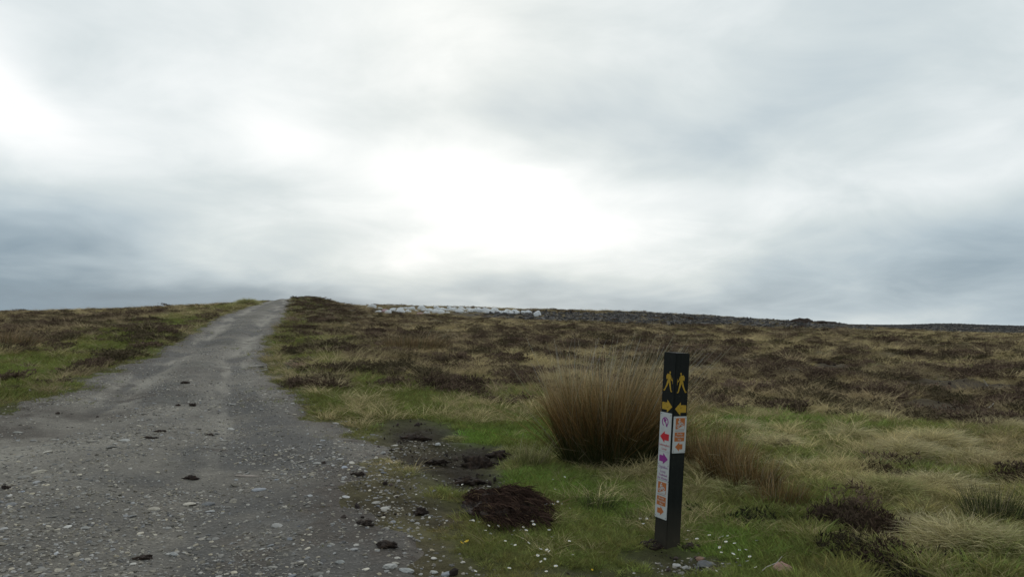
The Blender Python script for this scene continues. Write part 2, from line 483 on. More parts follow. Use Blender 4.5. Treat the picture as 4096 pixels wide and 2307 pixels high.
def place_z(X, Y):
    X = np.asarray([X], float); Y = np.asarray([Y], float)
    t = track_in(X, Y)
    g = ground_z(X, Y)
    return float(np.maximum(g, g + np.clip(t * 0.10, -0.05, 0.012 + 0.0004 * np.hypot(X, Y)))[0])


def spot(px, py):
    x, y = ground_at(px, py)
    return x, y, place_z(x, y)


# ================================================================== mesh + object helpers
def mesh_np(name, verts, quads=None, tris=None, cols=None, smooth=False):
    me = bpy.data.meshes.new(name)
    verts = np.asarray(verts, np.float32).reshape(-1, 3)
    loops, starts, k = [], [], 0
    if quads is not None and len(quads):
        q = np.asarray(quads, np.int32)
        loops.append(q.ravel()); starts.append(np.arange(len(q)) * 4); k = len(q) * 4
    if tris is not None and len(tris):
        t = np.asarray(tris, np.int32)
        loops.append(t.ravel()); starts.append(k + np.arange(len(t)) * 3)
    loops = np.concatenate(loops).astype(np.int32)
    starts = np.concatenate(starts).astype(np.int32)
    me.vertices.add(len(verts)); me.vertices.foreach_set('co', verts.ravel())
    me.loops.add(len(loops)); me.loops.foreach_set('vertex_index', loops)
    me.polygons.add(len(starts)); me.polygons.foreach_set('loop_start', starts)
    me.update(calc_edges=True)
    if smooth:
        me.polygons.foreach_set('use_smooth', np.ones(len(starts), bool))
    if cols is not None:
        a = me.attributes.new('Col', 'FLOAT_COLOR', 'POINT')
        c = np.ones((len(verts), 4), np.float32)
        c[:, :3] = cols
        a.data.foreach_set('color', c.ravel())
    me.validate()
    return me


def link(name, me, mat=None, parent=None, label=None, cat=None, group=None, kind=None, loc=None, rot=None, scale=None):
    o = bpy.data.objects.new(name, me)
    COL.objects.link(o)
    if mat is not None and me is not None and not me.materials:
        me.materials.append(mat)
    if parent is not None:
        o.parent = parent
    if loc is not None:
        o.location = loc
    if rot is not None:
        o.rotation_euler = rot
    if scale is not None:
        o.scale = scale if hasattr(scale, '__len__') else (scale,) * 3
    tag(o, label, cat, group, kind)
    return o


def tag(o, label=None, cat=None, group=None, kind=None):
    for k, v in (('label', label), ('category', cat), ('group', group), ('kind', kind)):
        if v:
            o[k] = v
    return o


# ================================================================== materials
def new_mat(name):
    m = bpy.data.materials.new(name)
    m.use_nodes = True
    t = m.node_tree
    t.nodes.clear()
    n = NT(t)
    o = n.new('ShaderNodeOutputMaterial')
    return m, n, o


def principled(n, o, col, rough=0.9, spec=0.25, normal=None):
    b = n.new('ShaderNodeBsdfPrincipled')
    n.put(b.inputs['Base Color'], col if isinstance(col, bpy.types.NodeSocket) else tuple(col) + (1,))
    n.put(b.inputs['Roughness'], rough)
    b.inputs['Specular IOR Level'].default_value = spec
    if normal is not None:
        n.put(b.inputs['Normal'], normal)
    n.t.links.new(b.outputs[0], o.inputs[0])
    return b


def bump(n, h, dist, strength=1.0):
    b = n.new('ShaderNodeBump')
    b.inputs['Strength'].default_value = strength
    b.inputs['Distance'].default_value = dist
    n.put(b.inputs['Height'], h)
    return b.outputs[0]


def attr(n, name, kind='GEOMETRY'):
    a = n.new('ShaderNodeAttribute')
    a.attribute_name = name
    a.attribute_type = kind
    return a


def mat_ground():
    m, n, o = new_mat('moor_ground')
    c = attr(n, 'Col').outputs['Color']
    g = n.new('ShaderNodeNewGeometry').outputs['Position']
    n1 = n.noise(g, 2.2, 6, 0.65).outputs[0]
    n2 = n.noise(g, 14, 6, 0.65).outputs[0]
    n3 = n.noise(g, 70, 3, 0.6).outputs[0]
    f = n.m('ADD', n.m('ADD', n.m('MULTIPLY', n1, 0.9), n.m('MULTIPLY', n2, 0.9)), n.m('MULTIPLY', n3, 0.5))
    f = n.m('ADD', n.m('MULTIPLY', n.m('SUBTRACT', f, 1.15), 1.5), 1.0)
    v = n.new('ShaderNodeVectorMath', operation='SCALE')
    n.put(v.inputs[0], c); n.put(v.inputs['Scale'], n.m('MAXIMUM', f, 0.15))
    h = n.m('ADD', n.m('MULTIPLY', n2, 0.6), n.m('MULTIPLY', n3, 0.25))
    principled(n, o, v.outputs[0], 0.95, 0.1, bump(n, h, 0.06, 0.9))
    return m


def mat_track():
    m, n, o = new_mat('crushed_stone')
    c = attr(n, 'Col').outputs['Color']
    g = n.new('ShaderNodeNewGeometry').outputs['Position']
    big = n.noise(g, 1.3, 6, 0.6).outputs[0]
    mid = n.noise(g, 9, 5, 0.65).outputs[0]
    fine = n.noise(g, 60, 3, 0.6).outputs[0]
    vo = n.new('ShaderNodeTexVoronoi')
    vo.inputs['Scale'].default_value = 38
    n.put(vo.inputs['Vector'], g)
    vs = n.new('ShaderNodeSeparateColor')
    n.put(vs.inputs[0], vo.outputs['Color'])
    peb = n.m('MULTIPLY', n.m('POWER', vs.outputs[0], 2.5), n.m('SUBTRACT', 1.0, n.m('MULTIPLY', vo.outputs['Distance'], 1.2), clamp=True))
    f = n.m('ADD', n.m('MULTIPLY', n.m('SUBTRACT', big, 0.5), 0.7), n.m('MULTIPLY', n.m('SUBTRACT', mid, 0.5), 0.9))
    f = n.m('ADD', f, n.m('MULTIPLY', n.m('SUBTRACT', fine, 0.5), 0.8))
    f = n.m('ADD', n.m('ADD', f, 0.82), n.m('MULTIPLY', peb, 0.9))
    v = n.new('ShaderNodeVectorMath', operation='SCALE')
    n.put(v.inputs[0], c); n.put(v.inputs['Scale'], n.m('MAXIMUM', f, 0.2))
    h = n.m('ADD', n.m('ADD', n.m('MULTIPLY', peb, 0.5), n.m('MULTIPLY', fine, 0.4)), n.m('MULTIPLY', mid, 0.6))
    principled(n, o, v.outputs[0], 0.88, 0.25, bump(n, h, 0.03, 0.8))
    return m


def mat_leaf(name, tipcol=None, trans=0.22):
    """blades and sprigs scattered over the moor: colour comes with each tuft"""
    m, n, o = new_mat(name)
    tint = attr(n, 'tint', 'INSTANCER').outputs['Color']
    sh = n.new('ShaderNodeSeparateColor')
    n.put(sh.inputs[0], attr(n, 'Col').outputs['Color'])
    v = n.new('ShaderNodeVectorMath', operation='SCALE')
    n.put(v.inputs[0], tint)
    n.put(v.inputs['Scale'], n.m('ADD', 0.55, n.m('MULTIPLY', sh.outputs[0], 0.95)))
    c = v.outputs[0]
    if tipcol:
        c = n.mix(n.m('MULTIPLY', n.m('MULTIPLY', sh.outputs[1], sh.outputs[2]), 0.8), c, tuple(tipcol) + (1,))
    d = n.new('ShaderNodeBsdfDiffuse'); n.put(d.inputs[0], c)
    t = n.new('ShaderNodeBsdfTranslucent'); n.put(t.inputs[0], c)
    x = n.new('ShaderNodeMixShader'); x.inputs[0].default_value = trans
    n.t.links.new(d.outputs[0], x.inputs[1]); n.t.links.new(t.outputs[0], x.inputs[2])
    n.t.links.new(x.outputs[0], o.inputs[0])
    return m


def mat_strand(name, trans=0.18):
    """stems of single plants: colour along each stem is in the mesh"""
    m, n, o = new_mat(name)
    c = attr(n, 'Col').outputs['Color']
    d = n.new('ShaderNodeBsdfDiffuse'); n.put(d.inputs[0], c)
    t = n.new('ShaderNodeBsdfTranslucent'); n.put(t.inputs[0], c)
    x = n.new('ShaderNodeMixShader'); x.inputs[0].default_value = trans
    n.t.links.new(d.outputs[0], x.inputs[1]); n.t.links.new(t.outputs[0], x.inputs[2])
    n.t.links.new(x.outputs[0], o.inputs[0])
    return m


def mat_stone(name, instanced):
    m, n, o = new_mat(name)
    g = n.new('ShaderNodeTexCoord').outputs['Object']
    if instanced:
        c = attr(n, 'tint', 'INSTANCER').outputs['Color']
    else:
        c = n.new('ShaderNodeObjectInfo').outputs['Color']
    a = n.noise(g, 3.0, 5, 0.6).outputs[0]
    v = n.new('ShaderNodeVectorMath', operation='SCALE')
    n.put(v.inputs[0], c); n.put(v.inputs['Scale'], n.m('ADD', 0.55, n.m('MULTIPLY', a, 0.9)))
    principled(n, o, v.outputs[0], 0.85, 0.3, bump(n, a, 0.02, 0.4))
    return m


def mat_peat():
    m, n, o = new_mat('wet_peat')
    g = n.new('ShaderNodeNewGeometry').outputs['Position']
    a = n.noise(g, 18, 6, 0.7).outputs[0]
    c = n.ramp(a, [(0.3, (0.012, 0.008, 0.006)), (0.5, (0.030, 0.020, 0.015)), (0.72, (0.075, 0.048, 0.033))])
    principled(n, o, c, 0.85, 0.25, bump(n, a, 0.04, 1.0))
    return m


def mat_paint(name, rgb, rough=0.6, wear=0.25, scale=30, dirt=(0.05, 0.05, 0.035), spec=0.3, worn=0.62):
    m, n, o = new_mat(name)
    g = n.new('ShaderNodeTexCoord').outputs['Object']
    a = n.noise(g, scale, 6, 0.65).outputs[0]
    b = n.noise(g, scale * 4, 4, 0.6).outputs[0]
    f = n.ramp(a, [(worn - 0.06, (0, 0, 0)), (worn + 0.06, (1, 1, 1))])
    c = n.mix(n.m('MULTIPLY', n.m('ADD', n.m('MULTIPLY', f, 0.8), n.m('MULTIPLY', b, 0.35)), wear), tuple(rgb) + (1,), tuple(dirt) + (1,))
    principled(n, o, c, rough, spec, bump(n, b, 0.002, 0.3))
    return m


M_GROUND, M_TRACK = mat_ground(), mat_track()
M_GRASS = mat_leaf('grass_blades', (0.17, 0.14, 0.07))
M_DRY = mat_leaf('dry_blades', None, 0.25)
M_HEATH = mat_leaf('heather_sprigs', None, 0.08)
M_STRAND = mat_strand('plant_strands')
M_GRAVEL = mat_stone('gravel_stone', True)
M_STONE = mat_stone('field_stone', False)
M_PEAT = mat_peat()

# ================================================================== ground and track sheets
az_v = np.linspace(R(-42), R(42), 560)
az_o = np.linspace(R(42), R(318), 130)[1:-1]
AZ = np.concatenate([az_v, az_o])
RR = np.concatenate([np.exp(np.linspace(math.log(0.9), math.log(3.0), 24))[:-1],
                     np.exp(np.linspace(math.log(3.0), math.log(125), 590))[:-1],
                     np.exp(np.linspace(math.log(125), math.log(3000), 110))])
GX = RR[:, None] * np.sin(AZ)[None, :]
GY = RR[:, None] * np.cos(AZ)[None, :]
nr, na = GX.shape
gx, gy = GX.ravel(), GY.ravel()
wcov = cover(gx, gy)
gz = ground_z(gx, gy, wcov)
grgb = cover_rgb(wcov)
idx = np.arange(nr * na).reshape(nr, na)
j2 = np.roll(idx, -1, 1)
quads = np.stack([idx[:-1], idx[1:], j2[1:], j2[:-1]], -1).reshape(-1, 4)[:, ::-1]
V = np.stack([gx, gy, gz], 1)
# close the middle under the viewer
ctr = len(V)
V = np.vstack([V, [[0, 0, float(place_z(0.0, 0.3))]]])
cap = np.stack([np.full(na, ctr), idx[0], j2[0]], -1)[:, ::-1]
me = mesh_np('ground', V, quads, cap, np.vstack([grgb, grgb[:1]]), True)
link('ground', me, M_GROUND, kind='structure', label='boggy moorland ground rolling away to the skyline')

ti = track_in(gx, gy).reshape(nr, na)
keep = (ti > -0.45) & (np.hypot(GX, GY) < 330)
tq = quads[:, ::-1]
fm = keep.ravel()[tq].all(1)
tq = tq[fm]
used, inv = np.unique(tq, return_inverse=True)
tx, ty = gx[used], gy[used]
tzv = gz[used] + np.clip(ti.ravel()[used] * 0.10, -0.05, 0.012 + 0.0004 * np.hypot(tx, ty))


def track_rgb(X, Y):
    u = track_u(X, Y)
    r = np.hypot(X, Y)
    al = -X * 0.28 + Y * 0.96                                   # roughly along the track
    s1 = fbm(u * 2.6 + 7, al * 0.16, 4, 101)
    s2 = fbm(X * 0.8, Y * 0.8, 4, 103)
    s3 = fbm(X * 4, Y * 4, 3, 107)
    base = np.array([0.138, 0.124, 0.104])
    dust = np.array([0.245, 0.224, 0.188])
    damp = np.array([0.078, 0.074, 0.069])
    soil = np.array([0.060, 0.048, 0.038])
    moss = np.array([0.088, 0.086, 0.045])
    c = np.tile(base, (len(X), 1))

    def mix(c, k, f):
        f = np.clip(f, 0, 1)[:, None]
        return c * (1 - f) + k * f
    rut = np.exp(-((np.abs(u) - 0.52) / 0.24) ** 2)
    c = mix(c, dust, 0.95 * rut * sstep(.38, .54, s1) + 0.35 * sstep(.55, .7, s2))
    c = mix(c, damp, 0.9 * sstep(.48, .60, 1 - s1) * sstep(.34, .50, s2))
    c = mix(c, damp, 0.6 * np.exp(-((np.abs(u) - .12) / .2) ** 2) * sstep(.4, .55, s2))
    mid = np.exp(-(u / 0.25) ** 2)
    c = mix(c, moss, mid * sstep(.46, .6, s3 * .5 + s2 * .5) * np.interp(r, [10, 30, 60, 110], [0.1, 0.35, 0.65, 0.75]))
    c = mix(c, soil, 0.8 * sstep(.60, .72, s3) * sstep(.48, .6, s2))
    edge = sstep(0.5, 0.05, track_in(X, Y))
    c = mix(c, soil * 1.25, edge * (0.35 + 0.6 * sstep(.45, .6, s3)))
    c = mix(c, soil, apron(X, Y) * (0.35 + 0.6 * sstep(.42, .56, s3)))
    for px, py, rx, ry, k, f in ((60, 440, 70, 14, dust, .7), (30, 480, 60, 12, dust, .6), (150, 415, 60, 9, dust, .55), (250, 375, 26, 8, dust, .4),
                                 (255, 405, 40, 10, damp, .75), (290, 450, 50, 10, damp, .6), (110, 480, 80, 8, damp, .55), (40, 510, 60, 10, damp, .5),
                                 (140, 550, 90, 14, damp, .4), (270, 530, 60, 18, base * 1.15, .4), (330, 490, 50, 14, soil, .5), (15, 430, 60, 9, soil, .85), (85, 412, 50, 7, soil, .8), (140, 393, 36, 6, soil, .6), (180, 372, 26, 5, soil, .45)):
        x0, y0 = ground_at(px, py); xa, ya = ground_at(px, py + ry); xb, yb = ground_at(px, py - ry)
        v = (Y - y0); uu = X - x0 - x0 / y0 * v
        q = (uu / (rx * y0 / FPX) + 1.5 * (s2 - .5)) ** 2 + (v / (0.5 * (yb - ya)) + 1.5 * (s3 - .5)) ** 2
        c = mix(c, k, f * np.exp(-np.clip(q, 0, 30)))
    return c


me = mesh_np('gravel_track', np.stack([tx, ty, tzv], 1), inv.reshape(-1, 4)[:, ::-1], None, track_rgb(tx, ty), True)
TRACK = link('gravel_track', me, M_TRACK, kind='structure', label='grey crushed stone track climbing over the moor')


# ================================================================== strands
def strands(P, Wd, C, sides=2, up=None, seed=0):
    """ribbons (sides 2) or thin tubes (3) along polylines P (n,k,3), widths (n,k), colours (n,k,3)"""
    rg = np.random.default_rng(seed)
    n, k, _ = P.shape
    T = P[:, -1] - P[:, 0]
    T /= np.linalg.norm(T, axis=1, keepdims=True) + 1e-9
    a = rg.normal(size=(n, 3)); a[:, 2] *= 0.2
    S = np.cross(T, a); S /= np.linalg.norm(S, axis=1, keepdims=True) + 1e-9
    B = np.cross(T, S)
    if sides == 2:
        offs = [S, -S]
    else:
        offs = [S * math.cos(t) + B * math.sin(t) for t in (0, 2.0944, 4.1888)]
    m = len(offs)
    V = np.stack([P + o_[:, None, :] * Wd[:, :, None] * 0.5 for o_ in offs], 2)       # n,k,m,3
    Cc = np.repeat(C[:, :, None, :], m, 2)
    base = (np.arange(n) * k * m)[:, None, None]
    ii = (np.arange(k - 1) * m)[None, :, None]
    if m == 2:
        q = np.stack([base + ii + 0, base + ii + 1, base + ii + m + 1, base + ii + m], -1).reshape(-1, 4)
    else:
        jj = np.arange(m)[None, None, :]; j1 = (jj + 1) % m
        q = np.stack([base + ii + jj, base + ii + j1, base + ii + m + j1, base + ii + m + jj], -1).reshape(-1, 4)
    return V.reshape(-1, 3), q, Cc.reshape(-1, 3)


def join(parts):
    vs, qs, cs, k = [], [], [], 0
    for v, q, c in parts:
        vs.append(v); qs.append(q + k); cs.append(c); k += len(v)
    return np.vstack(vs), np.vstack(qs), np.vstack(cs)


def tuft_strands(rg, n, rad, hmin, hmax, lean, droop, width, k=4, dome=0.0):
    """n blades rooted in a disc; returns P, t"""
    th = rg.uniform(0, 2 * np.pi, n); rr = rad * np.sqrt(rg.uniform(0, 1, n))
    root = np.stack([rr * np.cos(th), rr * np.sin(th), -0.012 + dome * (1 - (rr / rad) ** 2)], 1)
    h = rg.uniform(hmin, hmax, n)
    ph = th + rg.normal(0, 0.9, n)
    le = np.abs(rg.normal(lean, lean * 0.5, n)) * (0.3 + rr / rad)
    dirn = np.stack([np.cos(ph) * np.sin(le), np.sin(ph) * np.sin(le), np.cos(le)], 1)
    out = np.stack([np.cos(ph), np.sin(ph), np.zeros(n)], 1)
    t = np.linspace(0, 1, k)
    dr = (rg.uniform(0.3, 1.4, n) * droop)[:, None, None]
    P = root[:, None] + dirn[:, None] * (h[:, None] * t[None])[..., None]
    P = P + out[:, None] * (h[:, None] * t[None] ** 2)[..., None] * dr * 0.8
    P[..., 2] -= (h[:, None] * t[None] ** 2) * dr[..., 0] * 0.45
    Wd = width * (1 - 0.92 * t[None] ** 1.5) * rg.uniform(0.7, 1.3, n)[:, None]
    return P, Wd, np.repeat(t[None], n, 0)


def shade_cols(rg, t, p_dead):
    n, k = t.shape
    c = np.zeros((n, k, 3))
    c[..., 0] = rg.uniform(0, 1, n)[:, None]
    c[..., 1] = t
    c[..., 2] = (rg.uniform(0, 1, n) < p_dead)[:, None]
    return c


def proto(name, parts_fn, count, mat, seed):
    obs = []
    for i in range(count):
        rg = np.random.default_rng(seed + i)
        v, q, c = parts_fn(rg)
        me = mesh_np(name, v, q, None, c)
        me.materials.append(mat)
        obs.append(bpy.data.objects.new(name, me))
    return obs


def green_tuft(rg):
    P, Wd, t = tuft_strands(rg, 34, 0.060, 0.025, 0.075, 0.55, 0.5, 0.0042)
    return strands(P, Wd, shade_cols(rg, t, 0.22), 2, seed=int(rg.integers(1e6)))


def dry_tuft(rg):
    P, Wd, t = tuft_strands(rg, 44, 0.085, 0.07, 0.20, 0.55, 0.75, 0.0042, 5)
    return strands(P, Wd, shade_cols(rg, t, 0.0), 2, seed=int(rg.integers(1e6)))


def heather_tuft(rg, n=70, rad=0.13, hh=0.17):
    # woody stems that fork, each carrying short upright sprigs
    P, Wd, t = tuft_strands(rg, n, rad, hh * 0.55, hh, 0.5, 0.25, 0.0075, 4)
    a = strands(P, Wd, shade_cols(rg, t, 0), 2, seed=int(rg.integers(1e6)))
    tip = P[:, 2] + (P[:, 3] - P[:, 2]) * rg.uniform(-0.6, 0.6, (n, 1))
    m = 5
    root = np.repeat(tip, m, 0)
    d = rg.normal(size=(n * m, 3)) * np.array([.6, .6, .35]) + np.array([0, 0, .75])
    d /= np.linalg.norm(d, axis=1, keepdims=True)
    ln = rg.uniform(0.018, 0.05, n * m) * hh / 0.17
    tt = np.linspace(0, 1, 3)
    P2 = root[:, None] + d[:, None] * (ln[:, None] * tt[None])[..., None]
    W2 = np.repeat((np.array([0.5, 1.0, 0.15]) * 0.009)[None], n * m, 0)
    b = strands(P2, W2, shade_cols(rg, np.repeat(tt[None], n * m, 0), 0), 2, seed=int(rg.integers(1e6)))
    return join([a, b])


PR_GREEN = proto('grass_tuft', green_tuft, 6, M_GRASS, 100)
PR_DRY = proto('dry_tuft', dry_tuft, 6, M_DRY, 200)
PR_HEATH = proto('heather_tuft', heather_tuft, 6, M_HEATH, 300)


def pebble_mesh(seed, flat=0.55, subdiv=1):
    rg = np.random.default_rng(seed)
    bm = bmesh.new()
    bmesh.ops.create_icosphere(bm, subdivisions=subdiv, radius=0.5)
    st = rg.uniform(0.7, 1.3, 2)
    planes = rg.normal(size=(5, 3)); planes /= np.linalg.norm(planes, axis=1, keepdims=True)
    for v in bm.verts:
        p = np.array(v.co)
        for q in planes:                        # knock flats off it
            e = p @ q - 0.36
            if e > 0:
                p = p - q * e * 0.85
        p = p * np.array([st[0], st[1], flat]) * (1 + rg.normal(0, 0.05))
        v.co = p
    me = bpy.data.meshes.new('stone')
    bm.to_mesh(me); bm.free()
    return me


PEB = [pebble_mesh(i) for i in range(8)]
PR_PEB = []
for me in PEB[:6]:
    mm = me.copy(); mm.materials.append(M_GRAVEL)
    PR_PEB.append(bpy.data.objects.new('pebble', mm))


def scatter(name, pos, rot, scl, idx, tint, protos, label, cat):
    me = bpy.data.meshes.new(name)
    n = len(pos)
    me.vertices.add(n)
    me.vertices.foreach_set('co', np.asarray(pos, np.float32).ravel())
    a = me.attributes.new('rot', 'FLOAT_VECTOR', 'POINT'); a.data.foreach_set('vector', np.asarray(rot, np.float32).ravel())
    a = me.attributes.new('scl', 'FLOAT_VECTOR', 'POINT'); a.data.foreach_set('vector', np.asarray(scl, np.float32).ravel())
    a = me.attributes.new('idx', 'INT', 'POINT'); a.data.foreach_set('value', np.asarray(idx, np.int32))
    a = me.attributes.new('tint', 'FLOAT_COLOR', 'POINT')
    c = np.ones((n, 4), np.float32); c[:, :3] = tint
    a.data.foreach_set('color', c.ravel())
    o = link(name, me, None, label=label, cat=cat, kind='stuff')
    coll = bpy.data.collections.new(name + '_kinds')
    for p in protos:
        coll.objects.link(p)
    ng = bpy.data.node_groups.new(name, 'GeometryNodeTree')
    ng.interface.new_socket('Geometry', in_out='INPUT', socket_type='NodeSocketGeometry')
    ng.interface.new_socket('Geometry', in_out='OUTPUT', socket_type='NodeSocketGeometry')
    N = ng.nodes; Lk = ng.links
    gi, go = N.new('NodeGroupInput'), N.new('NodeGroupOutput')
    ci = N.new('GeometryNodeCollectionInfo')
    ci.inputs['Collection'].default_value = coll
    ci.inputs['Separate Children'].default_value = True
    ci.inputs['Reset Children'].default_value = True
    ip = N.new('GeometryNodeInstanceOnPoints')

    def na_(nm, ty):
        k = N.new('GeometryNodeInputNamedAttribute'); k.data_type = ty
        k.inputs['Name'].default_value = nm
        return k.outputs['Attribute']
    e2r = N.new('FunctionNodeEulerToRotation')
    Lk.new(na_('rot', 'FLOAT_VECTOR'), e2r.inputs[0])
    Lk.new(gi.outputs[0], ip.inputs['Points'])
    Lk.new(ci.outputs[0], ip.inputs['Instance'])
    ip.inputs['Pick Instance'].default_value = True
    Lk.new(na_('idx', 'INT'), ip.inputs['Instance Index'])
    Lk.new(e2r.outputs[0], ip.inputs['Rotation'])
    Lk.new(na_('scl', 'FLOAT_VECTOR'), ip.inputs['Scale'])
    Lk.new(ip.outputs[0], go.inputs[0])
    md = o.modifiers.new('scatter', 'NODES')
    md.node_group = ng
    return o


def sample(n, r0, r1, p, az_deg=44):
    """places spread over the sector in view, thinning with distance as r^-p"""
    a = RNG.uniform(-R(az_deg), R(az_deg), n)
    e = 2 - p
    u = RNG.uniform(0, 1, n)
    r = (r0 ** e + u * (r1 ** e - r0 ** e)) ** (1 / e) if abs(e) > 1e-6 else r0 * (r1 / r0) ** u
    return r * np.sin(a), r * np.cos(a), r


def ok_slots(X, Y, boxes):
    m = np.ones(len(X), bool)
    for x, y, rad in boxes:
        m &= (X - x) ** 2 + (Y - y) ** 2 > rad * rad
    return m


gi_ = NAMES.index
sack_ground = lambda X, Y: ((512 + FPX * X / Y) > 360) & ((512 + FPX * X / Y) < 545) & (Y > 68) & (Y < 104)
# places kept clear for single things built below
SOD = spot(505, 508)
POST_XY = (0.978, 4.87)
CLEAR = [(spot(783, 570)[0], spot(783, 570)[1] - .03, .09), (SOD[0], SOD[1] + .22, 0.2), (SOD[0], SOD[1], 0.22), (SOD[0], SOD[1] - .22, 0.2), (POST_XY[0], POST_XY[1], 0.085)]

# --- living grass
X, Y, r = sample(150000, 3.2, 115, 1.9)
w = cover(X, Y); wn = w / w.sum(0)
pg = wn[gi_('green')] + wn[gi_('lush')] * 1.1 + wn[gi_('olive')] * 0.9 + wn[gi_('straw')] * 0.4 + 0.10 * wn[gi_('brown')]
t_in = track_in(X, Y)
pg = pg * sstep(0.22, -0.25, t_in + 0.0) + 0.05 * sstep(1.2, 0.0, t_in) * (fbm(X * 2, Y * 2, 3, 211) > 0.55)
ap = apron(X, Y)
pg *= 1 - ap * (0.5 + 0.5 * sstep(.44, .54, fbm(X * 2.6, Y * 2.6, 3, 219)))
pg *= (1 - sstep(0.15, 0.35, wn[gi_('peat')])) * np.where(sack_ground(X, Y), .5, 1)
k = (RNG.uniform(0, 1, len(X)) < np.clip(pg * 1.25, 0, 1)) & ok_slots(X, Y, CLEAR)
X, Y, r, wn = X[k], Y[k], r[k], wn[:, k]
n = len(X)
gcol = np.stack([wn[gi_(c)] for c in ('green', 'lush', 'olive', 'straw', 'brown')], 1) ** 1.3 + 1e-4
gcol /= gcol.sum(1, keepdims=True)
pals = np.array([(0.122, 0.146, 0.040), (0.108, 0.186, 0.033), (0.168, 0.150, 0.055), (0.285, 0.260, 0.115), (0.150, 0.118, 0.062)])
tint = (gcol @ pals) * RNG.lognormal(0, 0.20, (n, 1)) * (0.65 + 0.7 * fbm(X * 1.1, Y * 1.1, 4, 223))[:, None]
tint *= 1.32 * RNG.normal(1, 0.06, (n, 3))
s = (r / 4.2) ** 0.50 * RNG.uniform(0.65, 1.35, n) * (0.55 + 0.9 * fbm(X * 0.9, Y * 0.9, 3, 227))
s *= 1 - 0.35 * sstep(-0.6, 0.1, track_in(X, Y))
s *= np.where(X < 1.4, np.interp(r, [4, 8, 12], [.68, .8, 1.0]), 1.0) * (1 - .3 * apron(X, Y))
rot = np.stack([RNG.normal(0, .12, n), RNG.normal(0, .12, n), RNG.uniform(0, 6.283, n)], 1)
hz = np.interp(r, [3, 20, 60, 120], [1.0, 0.8, 0.5, 0.45])
scatter('grass', np.stack([X, Y, ground_z(X, Y)], 1), rot, np.stack([s, s, s * hz * RNG.uniform(.7, 1.4, n)], 1), RNG.integers(0, 6, n), tint, PR_GREEN,
        'short green grass covering the verges and the foreground bank', 'grass')

# --- dry grass
X, Y, r = sample(95000, 3.2, 125, 1.75)
w = cover(X, Y); wn = w / w.sum(0)
ps = wn[gi_('straw')] * 1.5 + wn[gi_('brown')] * 1.1 + wn[gi_('red')] * 0.8 + wn[gi_('heather')] * 0.15 + wn[gi_('olive')] * 0.05 + 0.01 * wn[gi_('green')]
ps *= np.interp(r, [4, 9, 15], [0.6, 0.8, 1.0]) * np.where((X < .9) & (r < 9), .12, 1.0)
ps *= sstep(0.05, -0.35, track_in(X, Y)) * (0.25 + 1.5 * sstep(.40, .62, fbm(X * 2.2, Y * 2.2, 3, 233)))
ps *= (1 - sstep(0.15, 0.35, wn[gi_('peat')])) * (1 - .85 * apron(X, Y))
k = (RNG.uniform(0, 1, len(X)) < np.clip(ps * 0.95, 0, 1)) & ok_slots(X, Y, CLEAR)
X, Y, r, wn = X[k], Y[k], r[k], wn[:, k]
n = len(X)
gcol = np.stack([wn[gi_(c)] for c in ('straw', 'brown', 'red', 'olive', 'heather')], 1) + 1e-4
gcol /= gcol.sum(1, keepdims=True)
pals = np.array([(0.36, 0.30, 0.155), (0.240, 0.188, 0.108), (0.20, 0.125, 0.068), (0.25, 0.22, 0.115), (0.16, 0.125, 0.085)])
tint = (gcol @ pals) * 1.48 * RNG.lognormal(0, 0.22, (n, 1)) * (0.65 + 0.7 * fbm(X * 0.7, Y * 0.7, 4, 239))[:, None]
s = (r / 5.0) ** 0.38 * np.interp(r, [4, 8, 14], [.62, .8, 1]) * RNG.uniform(0.6, 1.3, n) * (0.5 + 0.9 * fbm(X * 1.3, Y * 1.3, 3, 241))
wind = RNG.normal(0.18, 0.14, n)
rot = np.stack([RNG.normal(0, .15, n), wind, RNG.uniform(0, 6.283, n)], 1)
scatter('dry_grass', np.stack([X, Y, ground_z(X, Y)], 1), rot, np.stack([s, s, s * np.interp(r, [3, 20, 60, 120], [.9, 0.8, 0.5, 0.45]) * RNG.uniform(.7, 1.3, n)], 1), RNG.integers(0, 6, n), tint, PR_DRY,
        'pale dead moor grass mixed through the bog', 'dry grass')

# --- heather
X, Y, r = sample(60000, 3.6, 125, 1.35)
w = cover(X, Y); wn = w / w.sum(0)
ph = wn[gi_('heather')] * 1.4 + wn[gi_('brown')] * 0.2 + wn[gi_('red')] * 0.3
ph *= sstep(-0.1, -0.6, track_in(X, Y)) * (0.15 + 1.6 * sstep(.42, .60, fbm(X * 1.5, Y * 1.5, 3, 251)))
ph = np.where(sack_ground(X, Y), ph * .2, ph)
ph = np.where(r < 13, np.clip(wn[gi_('heather')] * 1.6 - .30, 0, 1), ph) * (1 - sstep(.15, .35, wn[gi_('peat')]))
k = (RNG.uniform(0, 1, len(X)) < np.clip(ph * 0.9, 0, 1)) & ok_slots(X, Y, CLEAR)
X, Y, r, wn = X[k], Y[k], r[k], wn[:, k]
n = len(X)
tint = 1.15 * np.array([0.098, 0.070, 0.052]) * RNG.lognormal(0, 0.28, (n, 1)) * (0.55 + 0.9 * fbm(X * 0.5, Y * 0.5, 4, 257))[:, None]
gr = sstep(.5, .68, fbm(X * 0.8, Y * 0.8, 3, 263))[:, None]
tint = tint * (1 - 0.5 * gr) + 0.5 * gr * np.array([0.075, 0.072, 0.036])
s = (r / 6.0) ** 0.30 * RNG.uniform(0.55, 1.35, n)
rot = np.stack([RNG.normal(0, .12, n), RNG.normal(0.05, .12, n), RNG.uniform(0, 6.283, n)], 1)
